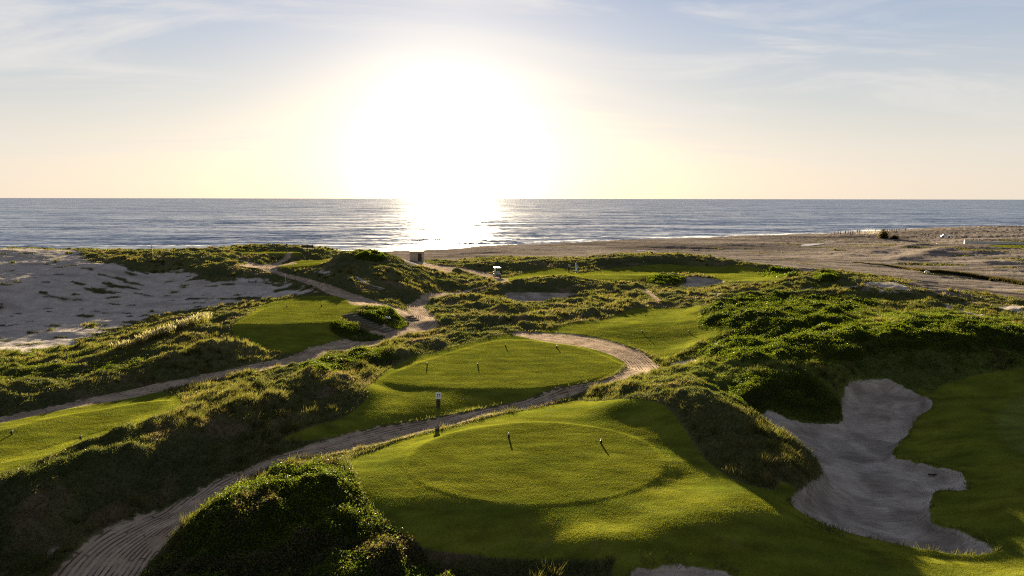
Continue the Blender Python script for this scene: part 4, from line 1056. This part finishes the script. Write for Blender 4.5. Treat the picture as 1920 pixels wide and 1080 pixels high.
# sea grass plumes --------------------------------------------------------------
M_PLUME = leaf_material('plume', 0.35)
row = [(226, 652), (235, 649), (262, 641), (272, 638), (282, 632), (291, 632), (300, 628), (308, 626), (316, 622), (324, 620), (332, 617), (340, 615), (348, 612), (356, 609), (364, 607), (372, 604), (380, 602), (387, 600)]
for i, (px, py) in enumerate(row):
    g = ground(px, py + 3)
    nb = 90; big = 0.75 + 0.5 * i / len(row)
    a_ = rng.random(nb) * 6.283; lean = rng.random(nb) * .55
    bx = rng.normal(0, .28, nb); by = rng.normal(0, .25, nb); hh = big * (0.40 + .4 * rng.random(nb))
    t = thing('plume_grass', 'tufts of pale feathery plume grass glowing in a row on the shaded dune slope', 'grass tuft', g, 0, 'row of plume grass tufts')
    w_ = .02
    co = np.stack([np.stack([bx - w_, by, 0 * bx], -1), np.stack([bx + w_, by, 0 * bx], -1), np.stack([bx + np.cos(a_) * lean * hh, by + np.sin(a_) * lean * hh, hh], -1)], 1)
    me = mesh_from('stem', co.reshape(-1, 3), np.arange(nb * 3).reshape(-1, 3), [M_BLADE], False); set_col(me, np.tile([[.10, .095, .04]], (nb * 3, 1)))
    o = bpy.data.objects.new('stem', me); C.objects.link(o); o.parent = t
    tp = co[:, 2]; m_ = rng.random(nb) < .6; tp = tp[m_]; k_ = len(tp); pw = .035
    d_ = np.stack([np.cos(a_[m_]) * .07, np.sin(a_[m_]) * .07, np.full(k_, .16)], -1)
    sd2 = np.stack([rng.normal(0, pw, k_), rng.normal(0, pw, k_), np.zeros(k_)], -1)
    co = np.stack([tp - d_, tp + sd2, tp + d_, tp - sd2], 1)
    me = mesh_from('plume', co.reshape(-1, 3), np.arange(k_ * 4).reshape(-1, 4), [M_PLUME], False); set_col(me, np.tile([[.26, .24, .20]], (k_ * 4, 1)))
    o = bpy.data.objects.new('plume', me); C.objects.link(o); o.parent = t

# people ------------------------------------------------------------------------
def skin_mesh(name, verts, edges, radii, mat, parent=None, root=0):
    me = bpy.data.meshes.new(name); me.from_pydata([tuple(v) for v in verts], edges, [])
    o = bpy.data.objects.new(name, me); C.objects.link(o)
    sk = o.modifiers.new('skin', 'SKIN'); sk.use_smooth_shade = True
    su = o.modifiers.new('sub', 'SUBSURF'); su.levels = 1; su.render_levels = 1
    for i, r in enumerate(radii):
        me.skin_vertices[0].data[i].radius = (r, r); me.skin_vertices[0].data[i].use_root = (i == root)
    dg = bpy.context.evaluated_depsgraph_get()
    m2 = bpy.data.meshes.new_from_object(o.evaluated_get(dg)); m2.name = name
    bpy.data.objects.remove(o); m2.materials.clear(); m2.materials.append(mat)
    r = bpy.data.objects.new(name, m2); C.objects.link(r)
    if parent: r.parent = parent
    return r
def make_person(label, loc, rz, shirt, trousers, hair, stride=0.12, arms=((.30, .05), (.30, .05)), lean=0.0, group=None, cap=None, shorts=False):
    t = thing('person', label, 'person', loc, rz, group)
    s = stride; L = lean
    J = {'pel': (0, 0, .93), 'spi': (0, -L * .3, 1.12), 'che': (0, -L * .7, 1.34), 'nek': (0, -L, 1.50), 'hd0': (0, -L - .01, 1.58), 'hd1': (0, -L - .02, 1.68),
         'lh': (-.10, 0, .90), 'lk': (-.11, -s * .6, .50), 'la': (-.11, -s * .8, .09), 'lt': (-.12, -s * .8 - .17, .03),
         'rh': (.10, 0, .90), 'rk': (.11, s * .3, .50), 'ra': (.11, s, .09), 'rt': (.12, s - .17, .03)}
    for sd, q, (fw, up) in (('l', -1, arms[0]), ('r', 1, arms[1])):
        J[sd + 's'] = (q * .19, -L * .9, 1.44); J[sd + 'e'] = (q * .25, -L * .9 - fw * .3, 1.16 + up * .5); J[sd + 'w'] = (q * .25, -L * .9 - fw, .95 + up); J[sd + 'p'] = (q * .25, -L * .9 - fw - .03, .87 + up)
    R = {'pel': .135, 'spi': .12, 'che': .14, 'nek': .055, 'hd0': .085, 'hd1': .088, 'h': .09, 'k': .058, 'a': .04, 't': .035, 's': .065, 'e': .042, 'w': .03, 'p': .036}
    names = list(J); ix = {n_: i for i, n_ in enumerate(names)}
    E = [('pel', 'spi'), ('spi', 'che'), ('che', 'nek'), ('nek', 'hd0'), ('hd0', 'hd1')]
    for sd in 'lr': E += [('pel', sd + 'h'), (sd + 'h', sd + 'k'), (sd + 'k', sd + 'a'), (sd + 'a', sd + 't'), ('che', sd + 's'), (sd + 's', sd + 'e'), (sd + 'e', sd + 'w'), (sd + 'w', sd + 'p')]
    V = [Vector(J[n_]) for n_ in names]; RR = [R[n_] if n_ in R else R[n_[1:]] for n_ in names]
    # fingers and thumb
    for sd, q in (('l', -1), ('r', 1)):
        p = Vector(J[sd + 'p'])
        for f_, (dx, ln) in enumerate(((-.03, .075), (-.01, .085), (.01, .08), (.03, .06))):
            V.append(p + Vector((q * .0, dx, -ln * .6))); RR.append(.010); E.append((sd + 'p', len(V) - 1))
            V.append(p + Vector((-q * .015, dx, -ln))); RR.append(.008); E.append((len(V) - 2, len(V) - 1))
        V.append(p + Vector((-q * .03, -.035, -.02))); RR.append(.010); E.append((sd + 'p', len(V) - 1))
    EE = [(ix[a_] if isinstance(a_, str) else a_, ix[b_] if isinstance(b_, str) else b_) for a_, b_ in E]
    skin_mesh('body', V, EE, RR, M_SKIN, t)
    for sx in (-1, 1): mk('eye', [ball((sx * .035, -L - .105, 1.655), (.014, .010, .010), 8)], M_BLACK, t)
    mk('nose', [box((0, -L - .115, 1.625), (.022, .03, .04), bev=.006)], M_SKIN, t)
    mk('mouth', [box((0, -L - .10, 1.575), (.05, .012, .012))], M_DARKWOOD, t)
    mk('hair', [ball((0, -L + .012, 1.70), (.098, .108, .088), 14)], cap or hair, t, True)
    tv = [Vector(J[n_]) for n_ in ('pel', 'spi', 'che', 'ls', 'le', 'rs', 're')]
    tv[4] = tv[3].lerp(tv[4], .75); tv[6] = tv[5].lerp(tv[6], .75)
    skin_mesh('shirt', tv, [(0, 1), (1, 2), (2, 3), (3, 4), (2, 5), (5, 6)], [.155, .145, .165, .085, .065, .085, .065], shirt, t)
    lv = [Vector(J[n_]) for n_ in ('pel', 'lh', 'lk', 'la', 'rh', 'rk', 'ra')]
    if shorts: le = [(0, 1), (1, 2), (0, 4), (4, 5)]; lv = [lv[0], lv[1], lv[2], lv[4], lv[5]]; le = [(0, 1), (1, 2), (0, 3), (3, 4)]; lr = [.15, .11, .085, .11, .085]
    else: le = [(0, 1), (1, 2), (2, 3), (0, 4), (4, 5), (5, 6)]; lr = [.15, .105, .075, .06, .105, .075, .06]
    skin_mesh('trousers', lv, le, lr, trousers, t)
    mk('shoe', [ball((J['lt'][0], J['lt'][1] + .10, .045), (.05, .15, .05))], M_BLACK, t, True)
    mk('shoe', [ball((J['rt'][0], J['rt'][1] + .10, .045), (.05, .15, .05))], M_BLACK, t, True)
    return t
def cloth(n_, c): return plain(n_, c, 0.85, noise=.06)
HAIR = cloth('dark_hair', (.03, .022, .018))
CL = {'blue': cloth('pale_blue_cloth', (.42, .56, .72)), 'violet': cloth('violet_cloth', (.34, .28, .40)), 'dark': cloth('dark_cloth', (.03, .03, .035)), 'navy': cloth('navy_cloth', (.03, .04, .07)),
      'sand': cloth('khaki_cloth', (.28, .22, .15)), 'white': cloth('white_cloth', (.7, .7, .7)), 'brown': cloth('brown_cloth', (.10, .065, .04))}
make_person('golfer in a pale blue shirt and pale trousers walking on the far green', ground(1080, 511), 0.5, CL['blue'], CL['blue'], HAIR, .2, cap=CL['white'])
make_person('golfer in a violet shirt and dark trousers standing by the mound of the far green', ground(1067, 511), 2.6, CL['violet'], CL['dark'], HAIR, .05, ((.35, .1), (.35, .1)), .08)
proto = [make_person('x', (0, 0, 0), 0, CL['dark'], CL['navy'], HAIR, .22, ((.25, .05), (-.15, .02))),
         make_person('x', (0, 0, 0), 0, CL['navy'], CL['brown'], HAIR, .06, ((.05, 0), (.05, 0)), shorts=True),
         make_person('x', (0, 0, 0), 0, CL['brown'], CL['dark'], HAIR, .1, ((.4, .35), (.1, 0)), .06)]
BEACH_PEOPLE = [(1565, 441, 'dark figure standing at the waterline, leftmost of everyone on the beach'), (1571, 441, 'dark figure at the waterline, second from the left end of the beach walkers'), (1575.5, 441, 'dark figure at the waterline, third from the left end of the beach walkers'),
    (1585, 440, 'dark figure on the beach, left one of the middle four left of the dust'), (1590, 440, 'dark figure on the beach, second of the middle four left of the dust'), (1594, 440, 'dark figure on the beach, third of the middle four left of the dust'), (1598.5, 440, 'dark figure on the beach, rightmost of the middle four left of the dust'),
    (1607, 438.5, 'left figure of the pair of walkers just left of the dust cloud'), (1611.5, 438.5, 'right figure of the pair of walkers just left of the dust cloud'),
    (1628, 438, 'pale figure inside the left half of the raised dust'), (1641, 437.5, 'figure at the right edge of the raised dust beside the dark bushes'),
    (1656, 437, 'figure standing among the left dark bushes on the beach'), (1668, 436, 'leftmost figure of the crowd between the dark beach bushes'), (1672, 435.5, 'second figure of the crowd between the dark beach bushes'), (1676, 435.5, 'middle figure of the crowd right of the dark beach bushes'), (1680, 435, 'fourth figure of the crowd right of the dark beach bushes'), (1685, 435, 'rightmost figure of the crowd by the dark beach bushes'),
    (1697, 433.5, 'lone dark figure at the waterline right of the crowd'), (1728, 444.5, 'left one of three figures on the flat sand above the striped dune'), (1734, 445, 'middle one of three figures on the flat sand above the striped dune'), (1741, 444.5, 'right one of three figures on the flat sand above the striped dune'),
    (1824, 456, 'left one of two figures standing in front of the long white wall'), (1836, 456, 'right one of two figures standing in front of the long white wall'), (1869, 431, 'lone tiny figure at the waterline far right'), (1911, 431, 'last tiny figure at the right end of the waterline')]
used_ = set()
for i, (px, py, lab) in enumerate(BEACH_PEOPLE):
    p = proto[i % 3]; g = ground(px, py); rz = random.uniform(0, 6.28)
    if (i % 3) not in used_:
        used_.add(i % 3); p.location = g; p.rotation_euler = (0, 0, rz); p['label'] = lab; p['group'] = 'people on the far beach'
    else: dup(p, g, rz, lab, 'people on the far beach')

# small far things ----------------------------------------------------------------
def scrub(px, py, w, h, n_, lab, col=(.045, .04, .022), d=0.6):
    g = ground(px, py)
    u = rng.normal(0, 1, (n_, 3)); u /= np.linalg.norm(u, axis=1)[:, None]; r = rng.random(n_)**.4 * (0.8 + .25 * np.sin(u[:, 0] * 5 + u[:, 1] * 7))
    x_ = u[:, 0] * r * w / 2; y_ = u[:, 1] * r * w * d / 2; z_ = np.abs(u[:, 2]) * r * h
    c_ = np.array(col) * (0.6 + .8 * rng.random((n_, 1)))
    t = thing('bush', lab, 'bush', g)
    me = leaves('foliage', x_, y_, z_, .16 * (0.6 + .8 * rng.random(n_)) * max(1, g.y / 110), c_, 0.3)
    o = bpy.data.objects.new('foliage', me); C.objects.link(o); o.parent = t
    mk('stem', [rod((0, 0, -.1), (w * .1 * k, .05 * k, h * .7), .05, .02, 6) for k in (-2, -1, 0, 1, 2)], M_DARKWOOD, t)
    return t
scrub(1657, 447, 5.0, 4.0, 1900, 'taller dark bush on the far beach between the dust and the crowd')
scrub(1678, 448, 3.8, 1.6, 1000, 'lower dark bush on the far beach below the crowd')
scrub(1860, 527, 1.6, .7, 300, 'small dark tuft at the right end of the brush line on the sand')
scrub(1545, 512, 2.2, .7, 500, 'small olive bush left of the dark knobbed bush', (.06, .065, .022))
g = ground(1738, 513)
tag(mk('boulder', [ball((0, 0, .25), (.55, .45, .38), 10), ball((.3, .1, .15), (.35, .3, .25), 8)], M_STONE, None, True), 'single pale boulder beside the dark brush line on the sand flat', 'boulder').location = g
for (px, py, lab) in ((724, 599, 'larger left one of two white stones on the shrub by the timber steps'), (730, 600, 'smaller right one of two white stones on the shrub by the timber steps')):
    tag(mk('stone', [ball((0, 0, .22), (.15, .13, .13), 10), ball((.08, .02, .18), (.10, .10, .09), 8)], M_WHITE, None, True), lab, 'stone').location = ground(px, py)
# brush line
HL = [(1600, 492), (1690, 503), (1730, 509), (1780, 514), (1847, 524), (1920, 535), (1990, 546)]
hw = smooth_line(hit([p[0] for p in HL], [p[1] for p in HL], H), 12)
nb = 9000; seg = rng.integers(0, len(hw) - 1, nb); tq = rng.random(nb)[:, None]
pp = hw[seg] * (1 - tq) + hw[seg + 1] * tq + rng.normal(0, .22, (nb, 2))
fade_ = np.clip((seg / len(hw)) * 1.5 + .25, .3, 1)
bl = blades('brush_hedge', pp[:, 0], pp[:, 1], zat(pp[:, 0], pp[:, 1]), (0.45 + .5 * rng.random(nb)) * fade_, np.full(nb, .12), .3 + .4 * rng.random(nb), np.array([.055, .045, .022]) * (0.6 + .9 * rng.random((nb, 1))), M_BLADE)
tag(bl, 'long low line of dark brush crossing the open sand towards the right edge', 'hedge')
# long low wall
A_ = ground(1811, 457); B_ = ground(1960, 459); d_ = B_ - A_
wl = thing('low_wall', 'long low white wall on the sand at the far right', 'wall', A_, math.atan2(d_.y, d_.x))
L_ = d_.length
mk('masonry', [box((L_ / 2, 0, .35), (L_, .3, 1.1), bev=.02)], M_CREAM, wl)
mk('coping', [box((L_ / 2, 0, .945), (L_ + .1, .42, .09), bev=.02)], M_STONE, wl)
mk('end_pier', [box((-.28, 0, .55), (.5, .5, 1.5), bev=.02)], M_WHITE, wl)
# parked white buggy
g = ground(1773, 446)
bgy = thing('beach_buggy', 'tiny white vehicle parked on the far sand left of the low wall', 'vehicle', g, 1.2)
mk('body', [box((0, 0, .65), (1.5, 3.2, .6), bev=.12), box((0, .3, 1.2), (1.4, 1.7, .6), bev=.15, taper=(.85, .75))], M_WHITE, bgy)
mk('window', [box((0, .3, 1.22), (1.36, 1.3, .34), bev=.03)], M_BLACK, bgy)
for sx in (-1, 1):
    for yy in (-1, 1): mk('wheel', [rod((sx * .62, yy, .34), (sx * .80, yy, .34), .34, seg=14)], M_RUBBER, bgy)
# posts
def post(px, py, h, r, mat, lab):
    t = mk('post', [rod((0, 0, -.1), (0, 0, h), r, r * .8, 8), ball((0, 0, h), (r * 1.1, r * 1.1, r * .8), 8)], mat, None); t.location = ground(px, py); return tag(t, lab, 'post')
post(536, 531, 1.4, .035, M_WHITE, 'slim white pole on the sandy slope beside the upper path')
post(285, 477, 1.7, .05, M_DARKWOOD, 'thin dark post on the dune skyline against the sea')
# bench on the headland
g = ground(577, 470)
bn = thing('bench', 'small dark bench with a tall back on the headland skyline', 'bench', g, 0.1)
mk('seat', [box((0, 0, .45), (2.2, .45, .07))], M_DARKWOOD, bn); mk('backrest', [box((0, .22, .85), (2.2, .06, .5))], M_DARKWOOD, bn)
for sx in (-1, 0, 1): mk('leg', [box((sx * .95, 0, .2), (.1, .4, .5)), box((sx * .95, .23, .7), (.09, .07, 1.0))], M_DARKWOOD, bn)
# pools on the beach
M_POOL, _nt, _o = new_mat('pool_water')
_nt.links.new(N(_nt, 'BsdfPrincipled', {'Base Color': (.05, .05, .06, 1), 'Roughness': 0.05, 'IOR': 1.33}).outputs[0], _o.inputs[0])
def pool(pts):
    w = smooth_line(hit([p[0] for p in pts], [p[1] for p in pts], H), 5, True)
    z_ = np.percentile(zat(w[:, 0], w[:, 1]), 65) + .03
    me = bpy.data.meshes.new('water'); me.from_pydata([(a_, b_, z_) for a_, b_ in w], [], [list(range(len(w)))]); me.materials.append(M_POOL)
    link('water', me, kind='structure')
pool([(1500, 459.5), (1520, 457.5), (1545, 457), (1535, 459.5), (1512, 461)])
pool([(1543, 454.5), (1560, 453.2), (1572, 453.5), (1555, 455)])
pool([(1190, 470), (1205, 469), (1235, 471.5), (1215, 472)])
# raised dust
g = ground(1630, 439)
m, nt, out = new_mat('dust')
tcn = N(nt, 'TexCoord'); nzn = N(nt, 'TexNoise', {'Vector': tcn.outputs['Object'], 'Scale': .35, 'Detail': 5.0})
ln = N(nt, 'VectorMath', {0: N(nt, 'Mapping', {'Vector': tcn.outputs['Object'], 'Scale': (1 / 6.5, 1 / 4, 1 / 3.2), 'Location': (0, 0, -.1)}).outputs[0]}, operation='LENGTH').outputs['Value']
den = math_(nt, 'MULTIPLY', ss(nt, .35, .75, nzn.outputs['Fac']), ss(nt, 0.0, .8, math_(nt, 'SUBTRACT', 1.0, ln)))
pv_ = N(nt, 'VolumePrincipled', {'Color': (.9, .78, .6, 1), 'Anisotropy': 0.5, 'Density': math_(nt, 'MULTIPLY', den, .05)})
nt.links.new(pv_.outputs[0], out.inputs['Volume'])
du = mk('dust', [ball((0, 0, .5), (7, 4.4, 3.4), 16)], m); du.location = g; du['kind'] = 'stuff'; du['label'] = 'pale cloud of sand dust raised on the far beach'; du['category'] = 'dust'
